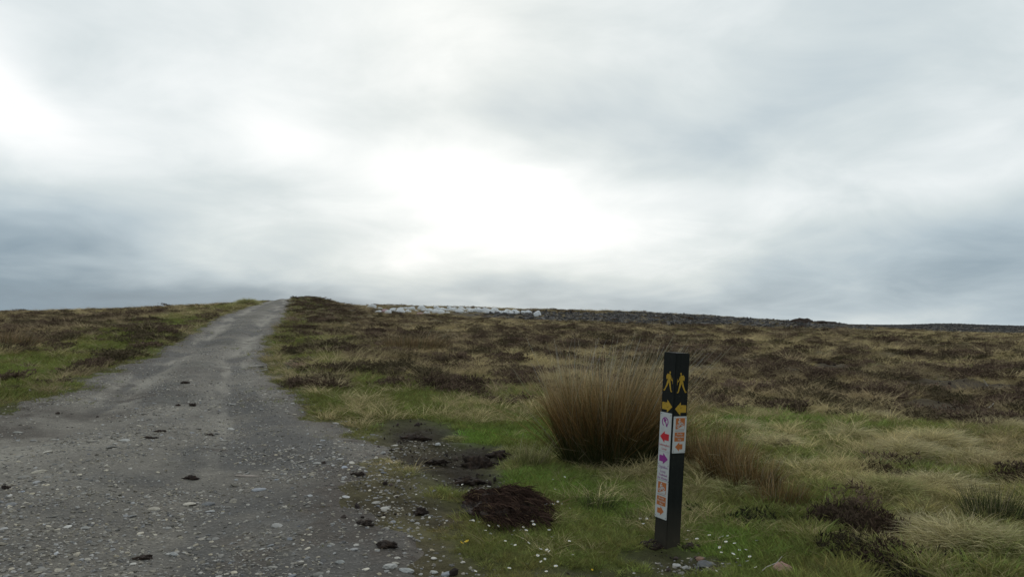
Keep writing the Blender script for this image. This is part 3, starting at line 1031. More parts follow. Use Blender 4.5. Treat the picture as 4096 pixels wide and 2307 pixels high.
scatter('heather', np.stack([X, Y, ground_z(X, Y) - 0.01], 1), rot, np.stack([s * 1.1, s * 1.1, s * np.interp(r, [3, 20, 60, 120], [1.0, 0.85, 0.5, 0.45]) * RNG.uniform(.7, 1.2, n)], 1), RNG.integers(0, 6, n), tint, PR_HEATH,
        'dark brown heather covering the open bog', 'heather')

# --- gravel on the track
X, Y, r = sample(230000, 3.0, 45, 1.75)
ti_ = track_in(X, Y)
dn = fbm(X * 1.2, Y * 1.2, 4, 271)
pgv = sstep(-0.55, 0.25, ti_) * (0.30 + 1.1 * sstep(.42, .62, dn)) * np.interp(r, [3, 12, 45], [1, 0.8, 0.55])
bare = np.exp(-((np.abs(track_u(X, Y)) - 0.52) / 0.22) ** 2) * sstep(.36, .52, fbm(track_u(X, Y) * 2.6 + 7, (-X * .28 + Y * .96) * .16, 4, 101))
pgv *= 1 - .88 * bare * sstep(3.5, 7, r)
pgv = np.maximum(pgv, apron(X, Y) * (.25 + .6 * sstep(.42, .6, dn)))
k = RNG.uniform(0, 1, len(X)) < np.clip(pgv, 0, 1)
X, Y, r, ti_ = X[k], Y[k], r[k], ti_[k]
n = len(X)
zz = ground_z(X, Y) + np.clip(ti_ * 0.10, -0.05, 0.012 + 0.0004 * r)
zz = np.maximum(zz, ground_z(X, Y))
size = 0.0095 * RNG.lognormal(0.30, 0.50, n) * (r / 4.2) ** 0.30
size = np.clip(size, 0.005, 0.035)
val = np.clip(RNG.lognormal(-1.62, 0.42, n), 0.06, 0.46)
warm = RNG.normal(0, 0.05, n)
tint = np.stack([val * (1.07 + warm), val * (0.985 + warm * .3), val * (0.86 - warm)], 1)
rot = np.stack([RNG.normal(0, .25, n), RNG.normal(0, .25, n), RNG.uniform(0, 6.283, n)], 1)
scatter('gravel', np.stack([X, Y, zz + size * 0.02], 1), rot, np.stack([size * 1.15, size * 1.15, size], 1), RNG.integers(0, 6, n), tint, PR_PEB,
        'loose grey gravel strewn over the stone track', 'gravel')

# --- peat crumbs
X, Y, r = sample(80000, 3.4, 30, 1.7)
w = cover(X, Y); wn = w / w.sum(0)
k = RNG.uniform(0, 1, len(X)) < sstep(.25, .6, wn[gi_('peat')]) * .5 * sstep(.40, .6, fbm(X * 5, Y * 5, 3, 281))
X, Y, r = X[k], Y[k], r[k]
n = len(X)
size = np.clip(.010 * RNG.lognormal(.1, .6, n) * (r / 5) ** .7, .005, .12)
val = RNG.lognormal(-3.6, .4, n)
scatter('peat_crumbs', np.stack([X, Y, ground_z(X, Y) + size * .15], 1), RNG.uniform(0, 6.28, (n, 3)), np.repeat(size[:, None], 3, 1), RNG.integers(0, 6, n),
        np.stack([val * 1.25, val * .9, val * .75], 1), PR_PEB, 'loose crumbs of dark peat on the bare patches', 'peat crumbs')

# --- larger stones of the track surface, each a piece of its own
X, Y, r = sample(1800, 3.9, 12, 2.2, 40)
ti_ = track_in(X, Y)
dn = fbm(X * 1.2, Y * 1.2, 4, 271)
k = (ti_ > -0.25) & (RNG.uniform(0, 1, len(X)) < 0.25 + 1.2 * sstep(.42, .62, dn)) & (np.abs(X / Y) < 0.70)
X, Y, r, ti_ = X[k][:290], Y[k][:290], r[k][:290], ti_[k][:290]
BIG = [pebble_mesh(40 + i, 0.42, 2) for i in range(8)]
for b in BIG:
    b.materials.append(M_STONE)
g0 = ground_z(X, Y)
zz = np.maximum(g0, g0 + np.clip(ti_ * 0.10, -0.05, 0.012 + 0.0004 * r))
for i in range(len(X)):
    sz = min(0.030 * random.lognormvariate(0, 0.38) * (r[i] / 4.5) ** 0.45, 0.09)
    o = link('stone', BIG[i % 8], None, TRACK, loc=(X[i], Y[i], zz[i] + sz * 0.01), rot=(random.gauss(0, .12), random.gauss(0, .12), random.uniform(0, 6.28)),
             scale=(sz * 1.2, sz * 1.2, sz))
    v = min(random.lognormvariate(-1.45, 0.35), 0.5)
    wm = random.gauss(0, .05)
    o.color = (v * (1.04 + wm), v * (.985 + wm * .3), v * (.90 - wm), 1)


# ================================================================== waymarker post
def mat_post():
    m, n, o = new_mat('weathered_dark_paint')
    g = n.new('ShaderNodeTexCoord').outputs['Object']
    mp = n.new('ShaderNodeMapping'); mp.inputs['Scale'].default_value = (60, 60, 3.5)
    n.put(mp.inputs['Vector'], g)
    grain = n.noise(mp.outputs[0], 1.0, 5, 0.6).outputs[0]
    blot = n.noise(g, 9, 6, 0.65).outputs[0]
    fleck = n.noise(g, 75, 3, 0.6).outputs[0]
    z = n.new('ShaderNodeSeparateXYZ'); n.put(z.inputs[0], g)
    c = n.mix(n.m('MULTIPLY', grain, 0.9), (0.004, 0.005, 0.0048, 1), (0.014, 0.017, 0.016, 1))
    c = n.mix(n.ramp(blot, [(0.52, (0, 0, 0)), (0.72, (.5, .5, .5))]), c, (0.024, 0.028, 0.022, 1))
    c = n.mix(n.ramp(fleck, [(0.66, (0, 0, 0)), (0.76, (.6, .6, .6))]), c, (0.08, 0.08, 0.075, 1))
    low = n.m('MULTIPLY', n.m('SUBTRACT', 1.0, n.m('MULTIPLY', z.outputs[2], 3.6), clamp=True), n.m('ADD', 0.25, blot))
    c = n.mix(low, c, (0.050, 0.042, 0.030, 1))
    principled(n, o, c, n.m('ADD', 0.5, n.m('MULTIPLY', blot, 0.4)), 0.15, bump(n, grain, 0.003, 0.6))
    return m


M_POST = mat_post()
M_YEL = mat_paint('yellow_paint', (0.44, 0.275, 0.03), 0.7, 0.75, 60, (0.03, 0.032, 0.02), 0.2, 0.60)
M_PLATE = mat_paint('white_plate', (0.45, 0.465, 0.47), 0.45, 0.22, 14, (0.22, 0.23, 0.20), 0.4, 0.60)
M_RED = mat_paint('red_print', (0.46, 0.012, 0.022), 0.5, 0.10, 30)
M_PUR = mat_paint('purple_print', (0.22, 0.022, 0.20), 0.5, 0.10, 30)
M_LILAC = mat_paint('lilac_print', (0.20, 0.075, 0.22), 0.5, 0.15, 30)
M_PINK = mat_paint('faded_red_print', (0.40, 0.10, 0.11), 0.5, 0.10, 30)
M_ORA = mat_paint('orange_brown_print', (0.40, 0.125, 0.035), 0.5, 0.12, 30)
M_GREYP = mat_paint('grey_print', (0.20, 0.17, 0.17), 0.5, 0.1, 30)
M_SCREW = mat_paint('steel_screw', (0.10, 0.11, 0.12), 0.4, 0.3, 60, (0.05, 0.04, 0.03), 0.6)

PW, PH, PIN = 0.116, 1.212, 0.10          # section, height above ground, depth in the ground
K = PH / 193.0                           # metres per picture pixel on the post


def poly_mesh(name, polys, lift, thick=0.0009):
    """flat shapes (u right, v down) raised slightly from a face in the local XZ plane facing -Y"""
    vs, fs = [], []
    for p in polys:
        n = len(p); b = len(vs)
        area = sum(p[i][0] * p[(i + 1) % n][1] - p[(i + 1) % n][0] * p[i][1] for i in range(n))
        if area < 0:
            p = p[::-1]
        vs += [(u, -lift - thick, -v) for u, v in p] + [(u, -lift, -v) for u, v in p]
        fs.append([b + i for i in range(n)][::-1])
        for i in range(n):
            j = (i + 1) % n
            fs.append((b + i, b + j, b + n + j, b + n + i))
    me = bpy.data.meshes.new(name)
    me.from_pydata(vs, [], fs)
    bm = bmesh.new(); bm.from_mesh(me)
    bmesh.ops.recalc_face_normals(bm, faces=bm.faces)
    bm.to_mesh(me); bm.free()
    return me


def circ(u, v, r, n=20, a0=0, a1=360):
    return [(u + r * math.cos(R(a0 + (a1 - a0) * i / n)), v + r * math.sin(R(a0 + (a1 - a0) * i / n))) for i in range(n + (a1 - a0 < 360))]


def bar(u0, v0, u1, v1, w0, w1=None):
    w1 = w0 if w1 is None else w1
    l = math.hypot(u1 - u0, v1 - v0) or 1e-6
    nx, ny = -(v1 - v0) / l, (u1 - u0) / l
    return [(u0 + nx * w0 / 2, v0 + ny * w0 / 2), (u1 + nx * w1 / 2, v1 + ny * w1 / 2), (u1 - nx * w1 / 2, v1 - ny * w1 / 2), (u0 - nx * w0 / 2, v0 - ny * w0 / 2)]


def ring(u, v, r, w, a0=0, a1=360, n=22):
    out = []
    for i in range(n):
        t0, t1 = R(a0 + (a1 - a0) * i / n), R(a0 + (a1 - a0) * (i + 1) / n)
        ro, ri = r + w / 2, r - w / 2
        out.append([(u + ro * math.cos(t0), v + ro * math.sin(t0)), (u + ro * math.cos(t1), v + ro * math.sin(t1)),
                    (u + ri * math.cos(t1), v + ri * math.sin(t1)), (u + ri * math.cos(t0), v + ri * math.sin(t0))])
    return out


def rrect(u, v, w, h, r, n=4):
    p = []
    for cx, cy, a in ((u + w - r, v + r, -90), (u + w - r, v + h - r, 0), (u + r, v + h - r, 90), (u + r, v + r, 180)):
        p += [(cx + r * math.cos(R(a + 90 * i / n)), cy + r * math.sin(R(a + 90 * i / n))) for i in range(n + 1)]
    return p


def arrow(u, v, w, h, right=True, head=0.62):
    """arrow in the box (u, v, w, h): wide triangular head with a square tail"""
    hx = w * (1 - head)
    p = [(0, h * .22), (hx, h * .22), (hx, 0), (w, h * .5), (hx, h), (hx, h * .78), (0, h * .78)]
    if not right:
        p = [(w - a, b) for a, b in p]
    # two convex pieces: tail and head
    return [[(u + a, v + b) for a, b in (p[0], p[1], p[5], p[6])], [(u + a, v + b) for a, b in (p[2], p[3], p[4])]]


def text_mesh(txt, u, v, width, height, lift):
    """one line of lettering whose capital letters fill height, centred on u, top at v"""
    cu = bpy.data.curves.new('lettering', 'FONT')
    cu.body = txt
    cu.align_x = 'CENTER'
    cu.extrude = 0.0004
    cu.resolution_u = 2
    ob = bpy.data.objects.new('lettering', cu)
    COL.objects.link(ob)
    dg = bpy.context.evaluated_depsgraph_get()
    me = bpy.data.meshes.new_from_object(ob.evaluated_get(dg))
    bpy.data.objects.remove(ob)
    co = np.zeros(len(me.vertices) * 3, np.float32)
    me.vertices.foreach_get('co', co)
    co = co.reshape(-1, 3)
    w0 = co[:, 0].max() - co[:, 0].min()
    sx = width / w0; sy = height / 0.70
    o = np.stack([u + (co[:, 0] - 0.5 * (co[:, 0].max() + co[:, 0].min())) * sx, -lift - 0.0004 - co[:, 2], -(v + height) + co[:, 1] * sy], 1)
    me.vertices.foreach_set('co', o.astype(np.float32).ravel())
    me.update()
    return me


px_, py_ = POST_XY
post = link('waymarker_post', None, loc=(px_, py_, place_z(px_, py_)), label='dark green square waymarker post with yellow walkers and white trail plates', cat='waymarker post')
view = math.atan2(px_, py_)
# lean a little to the side, seen from the front; then turn an edge to the viewer
FACE_R = 41.6
lean = Matrix.Rotation(R(3.6), 4, Vector((math.sin(view), math.cos(view), 0)))
post.rotation_euler = (lean @ Matrix.Rotation(-view, 4, 'Z')).to_euler()

bm = bmesh.new()
bmesh.ops.create_cube(bm, size=1.0)
for v_ in bm.verts:
    v_.co = Vector((v_.co.x * PW, v_.co.y * PW, (v_.co.z + 0.5) * (PH + PIN) - PIN))
bmesh.ops.subdivide_edges(bm, edges=[e for e in bm.edges if abs(e.verts[0].co.z - e.verts[1].co.z) > 0.5], cuts=14)
bmesh.ops.bevel(bm, geom=[e for e in bm.edges if e.calc_face_angle(0) > 1.0], offset=0.004, segments=2, affect='EDGES')
for v_ in bm.verts:
    d_ = (vnoise(v_.co.z * 6, 0.5, 3) - 0.5) * 0.003
    v_.co.x += d_; v_.co.y += d_ * 0.6
me = bpy.data.meshes.new('shaft'); bm.to_mesh(me); bm.free()
link('shaft', me, M_POST, post, rot=(0, 0, R(FACE_R)))


def face(which):
    """rotation and origin of a face's picture plane: origin at its top left corner"""
    a = R(FACE_R) if which == 'right' else R(FACE_R - 90)
    rot = Matrix.Rotation(a, 4, 'Z')
    org = rot @ Vector((-PW / 2, -PW / 2, PH))
    return dict(loc=org, rot=(0, 0, a))


def walker(flip, s):
    """striding figure with pack and stick, in a box PW wide"""
    P = [circ(.60, .07, .058, 14),
         [(.50, .14), (.60, .13), (.66, .20), (.64, .48), (.46, .50), (.44, .30)],        # trunk
         [(.40, .13), (.49, .15), (.45, .38), (.33, .40), (.31, .24)],                    # pack
         bar(.62, .20, .72, .40, .085, .06), bar(.72, .40, .82, .45, .06, .05),           # arm
         bar(.49, .46, .36, .72, .15, .10), bar(.36, .72, .20, .95, .10, .06), bar(.20, .95, .13, .92, .06),
         bar(.58, .46, .66, .72, .15, .10), bar(.66, .72, .74, .96, .10, .06), bar(.74, .96, .83, .96, .055),
         bar(.82, .30, .84, .60, .022)]
    out = []
    for p in P:
        out.append([(((1 - a) if flip else a) * PW * .98 + 0.001, (b * 21 + s) * K) for a, b in p])
    return out


for which, flip, s0, arr in (('left', False, 18.6, (47.5, 12.8, True)), ('right', True, 19.2, (49, 13.2, False))):
    f = face(which)
    link('walking_figure', poly_mesh('walking_figure', walker(flip, s0), 0.0003), M_YEL, post, **f)
    link('direction_arrow', poly_mesh('direction_arrow', arrow(PW * .10, arr[0] * K, PW * .80, arr[1] * K, arr[2], .5), 0.0003), M_YEL, post, **f)


def plate(which, u0, v0, w, h, base=0.0):
    f = face(which)
    pl = link('sign_plate', poly_mesh('sign_plate', [rrect(u0, v0 * K, w, h * K, 0.003, 3)], base, 0.003), M_PLATE, post, **f)
    return pl, base + 0.003


def on(pl, name, polys, lift, mat):
    return link(name, poly_mesh(name, polys, lift), mat, pl)


def screws(pl, pts, lift):
    for u, v in pts:
        link('screw', poly_mesh('screw', [circ(u, v * K, 0.0026, 10)], lift, 0.002), M_SCREW, pl)


def text(pl, txt, u, v, w, h, lift, mat):
    link('lettering', text_mesh(txt, u, v * K, w, h * K, lift), mat, pl)


def bike_block(pl, u0, v, w, right, lift):
    """brown tile with a cyclist riding up a slope, name box, arrow: v is the tile's top in pixels"""
    tw = w * .70; th = 11.2 * K
    a = u0 + w * .16
    y0 = v * K
    on(pl, 'pictogram_tile', [rrect(a, y0, tw, th, .004)], lift, M_ORA)

    def q(x, y):
        return (a + x * tw, y0 + y * th)
    W_ = []
    for cx, cy in ((.24, .70), (.68, .56)):
        W_ += [[(a + tw * (x), y0 + th * y) for x, y in p] for p in ring(cx, cy, .125, .055, n=12)]
    for s_ in (bar(.24, .70, .42, .66, .045), bar(.42, .66, .62, .42, .045), bar(.36, .48, .42, .66, .045), bar(.36, .48, .62, .42, .045), bar(.62, .40, .68, .56, .045),
               bar(.32, .42, .36, .24, .17, .13), bar(.36, .26, .56, .34, .06), bar(.36, .42, .48, .52, .08), bar(.48, .52, .42, .68, .06), circ(.40, .13, .07, 10)):
        W_.append([q(x, y) for x, y in s_])
    W_.append([q(x, y) for x, y in ((.12, .97), (.95, .66), (.95, .95), (.92, .97))])
    on(pl, 'cyclist_pictogram', W_, lift + .0009, M_PLATE)
    # a strip of lettering too small to read
    on(pl, 'caption_strip', [bar(u0 + w * (.14 + .065 * i), (v + 12.6) * K, u0 + w * (.185 + .065 * i), (v + 12.6) * K, .0042) for i in range(11)], lift, M_GREYP)
    bx0, bw = u0 + w * .12, w * .76
    on(pl, 'name_box', [rrect(bx0, (v + 14.2) * K, bw, 9.0 * K, .001, 2)], lift, M_ORA)
    for i, tx in enumerate(('Rocky', 'Mountain', 'Way')):
        text(pl, tx, bx0 + bw / 2, v + 14.9 + 2.75 * i, bw * (.55, .86, .36)[i], 1.9, lift + .0009, M_PLATE)
    on(pl, 'arrow', arrow(u0 + w * .2, (v + 24) * K, w * .56, 9.2 * K, right, .55), lift, M_ORA)


# long plate on the left face
pu, pw = 0.0015, PW * .90
pl, lf = plate('left', pu, 60.5, pw, 67.5)
tag(pl, 'tall white plate with loop symbol, red arrow and purple arrow')
on(pl, 'loop_symbol', ring(pu + pw * .47, 69.8 * K, .0265, .0065, 118, 430), lf, M_PUR)
on(pl, 'loop_arrow', [bar(pu + pw * .66, 74.6 * K, pu + pw * .44, 68.2 * K, .008), [(pu + pw * .36, 66.2 * K), (pu + pw * .60, 67.6 * K), (pu + pw * .36, 70.6 * K)]], lf, M_PUR)
on(pl, 'arrow', arrow(pu + pw * .08, 79 * K, pw * .78, 11.6 * K, False, .52), lf, M_RED)
text(pl, 'Lettermaghera', pu + pw * .5, 91.6, pw * .90, 2.4, lf, M_PINK)
text(pl, 'Loop', pu + pw * .5, 95.2, pw * .42, 2.6, lf, M_PINK)
on(pl, 'plate_joint', [bar(pu + .001, 99.4 * K, pu + pw - .001, 99.4 * K, .0011)], lf, M_GREYP)
on(pl, 'arrow', arrow(pu + pw * .12, 101 * K, pw * .76, 11.0 * K, True, .56), lf, M_PUR)
text(pl, 'Oghillies', pu + pw * .5, 113.6, pw * .80, 2.6, lf, M_LILAC)
text(pl, 'Loop', pu + pw * .5, 117.8, pw * .46, 2.6, lf, M_LILAC)
text(pl, 'Trailhead', pu + pw * .5, 121.6, pw * .74, 2.2, lf, M_PUR)
text(pl, '1hr 45mins', pu + pw * .5, 124.9, pw * .86, 2.2, lf, M_PUR)
screws(pl, [(pu + pw * .1, 62), (pu + pw * .92, 62.6), (pu + pw * .08, 112.6), (pu + pw * .92, 112.8)], lf)
# cycling plates
pl, lf = plate('left', -0.001, 128.4, pw * 1.03, 37.5)
tag(pl, 'lower cycling plate with orange arrow pointing right')
bike_block(pl, -0.001, 129.9, pw * 1.03, True, lf)
screws(pl, [(.008, 130), (pw * .95, 130), (.008, 164), (pw * .95, 164)], lf)
pl, lf = plate('right', PW * .05, 63.0, PW * .92, 36.5)
tag(pl, 'cycling plate with orange arrow pointing left')
bike_block(pl, PW * .05, 64.6, PW * .92, False, lf)
screws(pl, [(PW * .12, 64.6), (PW * .90, 64.6), (PW * .12, 97.8), (PW * .90, 97.8)], lf)


# ================================================================== single plants
def lerp_cols(t, stops):
    tt = np.array([s_[0] for s_ in stops]); cc = np.array([s_[1] for s_ in stops])
    return np.stack([np.interp(t, tt, cc[:, i]) for i in range(3)], -1)


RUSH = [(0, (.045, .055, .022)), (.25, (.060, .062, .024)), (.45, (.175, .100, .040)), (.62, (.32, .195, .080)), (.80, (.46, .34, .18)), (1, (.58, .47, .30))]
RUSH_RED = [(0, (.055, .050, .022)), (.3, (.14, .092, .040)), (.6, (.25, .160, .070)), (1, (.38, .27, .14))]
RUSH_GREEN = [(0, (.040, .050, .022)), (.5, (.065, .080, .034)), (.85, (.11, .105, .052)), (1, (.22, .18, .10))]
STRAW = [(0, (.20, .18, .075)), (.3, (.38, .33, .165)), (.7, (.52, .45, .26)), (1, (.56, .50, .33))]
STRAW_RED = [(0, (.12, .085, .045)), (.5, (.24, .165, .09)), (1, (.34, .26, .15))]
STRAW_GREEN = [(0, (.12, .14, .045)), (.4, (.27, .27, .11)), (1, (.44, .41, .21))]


def rush(px, py, rx, ry, h, n, ramp, label, fan=0.30, wisps=0, seed=1, wind=0.05, wid=0.0052, name='rush_clump', cat='rushes', group='rush clumps by the post'):
    x, y, z = spot(px, py)
    rg = np.random.default_rng(seed)
    th = rg.uniform(0, 2 * np.pi, n); q = np.sqrt(rg.uniform(0, 1, n))
    root = np.stack([rx * q * np.cos(th), ry * q * np.sin(th), np.full(n, -0.05)], 1)
    cl_ = fbm(root[:, 0] * 7 + seed, root[:, 1] * 7, 3, 95)
    ln = h * rg.normal(0.80, 0.15, n) * (1 - 0.20 * q ** 2) * (0.72 + 0.55 * cl_)
    wsp = np.zeros(n, bool); wsp[:wisps] = True
    ln[wsp] = h * rg.uniform(1.02, 1.24, wisps)
    le = fan * q * rg.uniform(.5, 1.35, n) + np.abs(rg.normal(0, .06, n))
    wild = rg.uniform(0, 1, n) < .12
    le = le + np.where(wild, rg.uniform(.1, .45, n), 0)
    ph = th + rg.normal(0, .6, n)
    d = np.stack([np.cos(ph) * np.sin(le) + wind, np.sin(ph) * np.sin(le), np.cos(le)], 1)
    k = 6
    t = np.linspace(0, 1, k)
    P = root[:, None] + d[:, None] * (ln[:, None] * t)[..., None]
    bend = np.stack([np.cos(ph), np.sin(ph), np.zeros(n)], 1) * (rg.normal(.06, .09, n) * np.where(wild, 2.2, 1) * h)[:, None]
    bend[:, 0] += np.where(wsp, .22, .03) * h * rg.uniform(.3, 1.3, n)
    P = P + bend[:, None] * (t ** 2.4)[None, :, None]
    zf = np.array([ground_z(np.array([x + a]), np.array([y + b]))[0] for a, b in root[:1, :2]])[0] - z
    tl = t[None] * (ln / h)[:, None]
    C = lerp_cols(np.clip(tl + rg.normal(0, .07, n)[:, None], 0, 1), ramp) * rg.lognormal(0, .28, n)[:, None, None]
    kind_ = rg.uniform(0, 1, n)
    C = np.where((kind_ < .10)[:, None, None], np.array([.075, .085, .035]) * (1 + .8 * t[None, :, None] ** 3), C)
    C = np.where((kind_ > .90)[:, None, None], np.array([.27, .225, .15]) * (0.4 + .8 * t[None, :, None]), C)
    C[wsp] = np.minimum(C[wsp] * 1.25 + 0.05 * t[None, :, None], .5)
    Wd = wid * (1 - .75 * t[None] ** 1.3) * rg.uniform(.7, 1.25, n)[:, None]
    parts = [strands(P, Wd, C, 3, seed=seed)]
    # broken stalks lying through the clump
    nb = n // 25
    a = rg.uniform(-1, 1, (nb, 3)) * np.array([rx * 1.1, ry * 1.1, .25 * h]) + np.array([0, 0, .3 * h])
    e = rg.normal(size=(nb, 3)) * np.array([1, 1, .35]); e /= np.linalg.norm(e, axis=1, keepdims=True)
    Pb = a[:, None] + e[:, None] * (rg.uniform(.1, .35, nb)[:, None] * h * np.linspace(0, 1, 4))[..., None]
    Cb = np.tile(np.array([.30, .25, .15]), (nb, 4, 1)) * rg.uniform(.35, 1.2, (nb, 1, 1))
    parts.append(strands(Pb, np.full((nb, 4), wid * .8), Cb, 3, seed=seed + 1))
    v, q_, c = join(parts)
    return link(name, mesh_np(name, v, q_, None, c), M_STRAND, loc=(x, y, z), label=label, cat=cat, group=group)


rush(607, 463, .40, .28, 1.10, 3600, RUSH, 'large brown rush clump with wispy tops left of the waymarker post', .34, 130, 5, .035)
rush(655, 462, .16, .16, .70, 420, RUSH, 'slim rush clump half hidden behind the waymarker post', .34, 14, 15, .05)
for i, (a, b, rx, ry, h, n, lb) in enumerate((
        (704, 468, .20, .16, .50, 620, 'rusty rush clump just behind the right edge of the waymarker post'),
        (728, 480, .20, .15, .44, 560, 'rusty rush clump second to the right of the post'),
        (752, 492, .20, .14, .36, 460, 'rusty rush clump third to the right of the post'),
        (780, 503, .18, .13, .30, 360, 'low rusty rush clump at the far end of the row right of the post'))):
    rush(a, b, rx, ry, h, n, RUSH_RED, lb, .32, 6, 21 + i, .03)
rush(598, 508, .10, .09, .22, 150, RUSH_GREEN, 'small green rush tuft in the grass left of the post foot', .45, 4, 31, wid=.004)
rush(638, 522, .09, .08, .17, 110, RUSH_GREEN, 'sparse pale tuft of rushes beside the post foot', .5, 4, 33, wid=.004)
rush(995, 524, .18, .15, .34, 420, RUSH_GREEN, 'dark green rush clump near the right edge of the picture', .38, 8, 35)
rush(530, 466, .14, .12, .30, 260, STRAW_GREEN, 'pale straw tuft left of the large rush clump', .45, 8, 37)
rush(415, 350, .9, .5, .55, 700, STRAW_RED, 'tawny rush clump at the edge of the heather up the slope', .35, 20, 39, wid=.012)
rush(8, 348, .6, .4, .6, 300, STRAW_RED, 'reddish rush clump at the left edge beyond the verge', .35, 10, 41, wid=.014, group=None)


def tussock(px, py, rad, h, n, ramp, label, seed, wid=.0048, name='grass_tussock', cat='tussock', group='pale grass tussocks on the bog'):
    x, y, z = spot(px, py)
    rg = np.random.default_rng(seed)
    P, Wd, t = tuft_strands(rg, n, rad * .75, h * .5, h * 1.25, .60, 1.0, wid, 6, dome=h * .45)
    P[..., 0] += .10 * h * t ** 2
    P[..., 2] = np.maximum(P[..., 2], -0.01)
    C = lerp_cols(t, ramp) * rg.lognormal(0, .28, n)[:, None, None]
    v, q, c = strands(P, Wd, C, 2, seed=seed)
    return link(name, mesh_np(name, v, q, None, c), M_STRAND, loc=(x, y, z - .01), label=label, cat=cat, group=group)


TUSS = [
    (742, 416, .30, .16, STRAW_GREEN, 'yellowish tussock nearest above the cycling plate, right of the post'),
    (738, 432, .28, .18, STRAW, 'pale straw tussock in front of the yellowish one right of the post'),
    (715, 452, .26, .16, STRAW_GREEN, 'greenish tussock behind the rusty rushes by the post'),
    (775, 448, .34, .16, STRAW, 'straw tussock on the green patch right of the post'),
    (800, 470, .34, .17, STRAW, 'straw tussock above the far end of the rusty rush row'),
    (852, 440, .26, .20, STRAW, 'upright straw tussock standing alone in the middle of the bog slope'),
    (905, 456, .40, .17, STRAW, 'wide pale tussock left of the bleached double tussock'),
    (935, 450, .42, .20, STRAW, 'large bleached tussock on the right of the bog slope'),
    (968, 462, .34, .16, STRAW, 'straw tussock right of the large bleached one'),
    (890, 496, .30, .15, STRAW_GREEN, 'greenish tussock below the dark heather bush'),
    (940, 490, .36, .16, STRAW, 'straw tussock between the heather bush and the dark green rushes'),
    (925, 522, .34, .15, STRAW, 'matted straw tussock left of the dark green rushes'),
    (965, 548, .34, .17, STRAW, 'long haired straw tussock in the lower right corner area'),
    (1010, 556, .30, .15, STRAW_GREEN, 'green and straw tussock in the bottom right corner'),
    (735, 494, .20, .13, STRAW_GREEN, 'small pale tussock right of the post among the rushes'),
    (760, 522, .20, .10, STRAW_GREEN, 'flattened tussock on the green bank right of the post'),
    (826, 455, .28, .14, STRAW_GREEN, 'low tussock left of the lone upright straw tussock'),
    (560, 520, .14, .07, STRAW_GREEN, 'tiny pale tussock right of the dark sod'),
    (510, 452, .16, .10, STRAW_GREEN, 'mossy tussock overhanging the bare peat hollow'),
    (455, 438, .16, .07, STRAW_GREEN, 'yellow mossy tuft on the first bare peat patch'),
    (1005, 430, .40, .18, STRAW, 'brownish tussock at the right edge above the heather'),
    (247, 304.5, .75, .55, STRAW_GREEN, 'tall grassy tussock on the skyline left of the track'),
    (870, 418, .34, .16, STRAW, 'small straw tussock high on the bog slope beneath the dark heather band'),
]
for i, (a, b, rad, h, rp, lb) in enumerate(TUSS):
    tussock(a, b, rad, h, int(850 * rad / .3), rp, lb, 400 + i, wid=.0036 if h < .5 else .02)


def heather_bush(px, py, rad, h, col, label, seed, name='heather_bush', cat='heather bush', group='dark heather bushes on the bank'):
    x, y, z = spot(px, py)
    rg = np.random.default_rng(seed)
    v, q, c = heather_tuft(rg, int(420 * rad / .25), rad, h)
    v[:, 2] -= 0.35 * h * (np.hypot(v[:, 0], v[:, 1]) / rad) ** 2
    shade = c[:, :1]
    c = np.array(col)[None] * (0.45 + 1.1 * shade)
    return link(name, mesh_np(name, v, q, None, c), M_STRAND, loc=(x, y, z), label=label, cat=cat, group=group)


HB = (.060, .042, .030)
for i, (a, b, rad, h, col, lb) in enumerate((
        (880, 476, .26, .22, HB, 'dark heather bush in the middle of the right hand bog slope'),
        (845, 522, .24, .22, (.075, .055, .040), 'brown heather bush standing left of its twin, right of the rush row'),
        (874, 526, .22, .22, (.080, .055, .040), 'brown heather bush right of its twin, below the dark bush'),
        (757, 515, .20, .17, (.045, .045, .026), 'dark olive heather mound at the end of the rusty rushes'),
        (738, 520, .14, .12, (.040, .045, .024), 'small dark green mound right of the post'),
        (850, 552, .22, .15, (.050, .042, .028), 'low heather bush above the bottom edge, right of the pink stone'),
        (890, 560, .22, .14, (.055, .038, .030), 'low brown heather bush second from the pink stone'),
        (905, 574, .20, .13, (.045, .040, .026), 'heather bush cut by the bottom edge of the picture'),
        (958, 566, .24, .16, (.050, .045, .028), 'heather bush near the bottom right corner'),
        (1014, 482, .24, .18, HB, 'dark heather bush at the right edge of the picture'),
        (690, 510, .10, .09, (.045, .055, .024), 'tiny dark green mound touching the right side of the post'),
        (785, 450, .10, .12, HB, 'small dark heather sprig on the bright green patch'))):
    heather_bush(a, b, rad, h, col, lb, 500 + i)


# ================================================================== peat clods, sod, stones
def lump_mesh(name, seed, sx, sy, sz, rough=.35, sub=4):
    bm = bmesh.new()
    bmesh.ops.create_icosphere(bm, subdivisions=sub, radius=1.0)
    co = np.array([v.co[:] for v in bm.verts])
    a = np.arctan2(co[:, 1], co[:, 0])
    n1 = fbm(co[:, 0] * 2.1 + seed * 3.1, co[:, 1] * 1.6 + co[:, 2] * 1.3, 4, seed) - .5
    n2 = fbm(co[:, 0] * 5 + co[:, 2] * 4 + seed, co[:, 1] * 5 - co[:, 2] * 3, 4, seed + 9) - .5
    k = 1 + rough * 1.8 * n1 + rough * 0.9 * n2
    co = co * k[:, None] * np.array([sx, sy, sz])
    co[:, 2] = np.where(co[:, 2] < 0, co[:, 2] * .35, co[:, 2])
    for v, c in zip(bm.verts, co):
        v.co = c
    me = bpy.data.meshes.new(name)
    bm.to_mesh(me); bm.free()
    me.polygons.foreach_set('use_smooth', np.ones(len(me.polygons), bool))
    return me


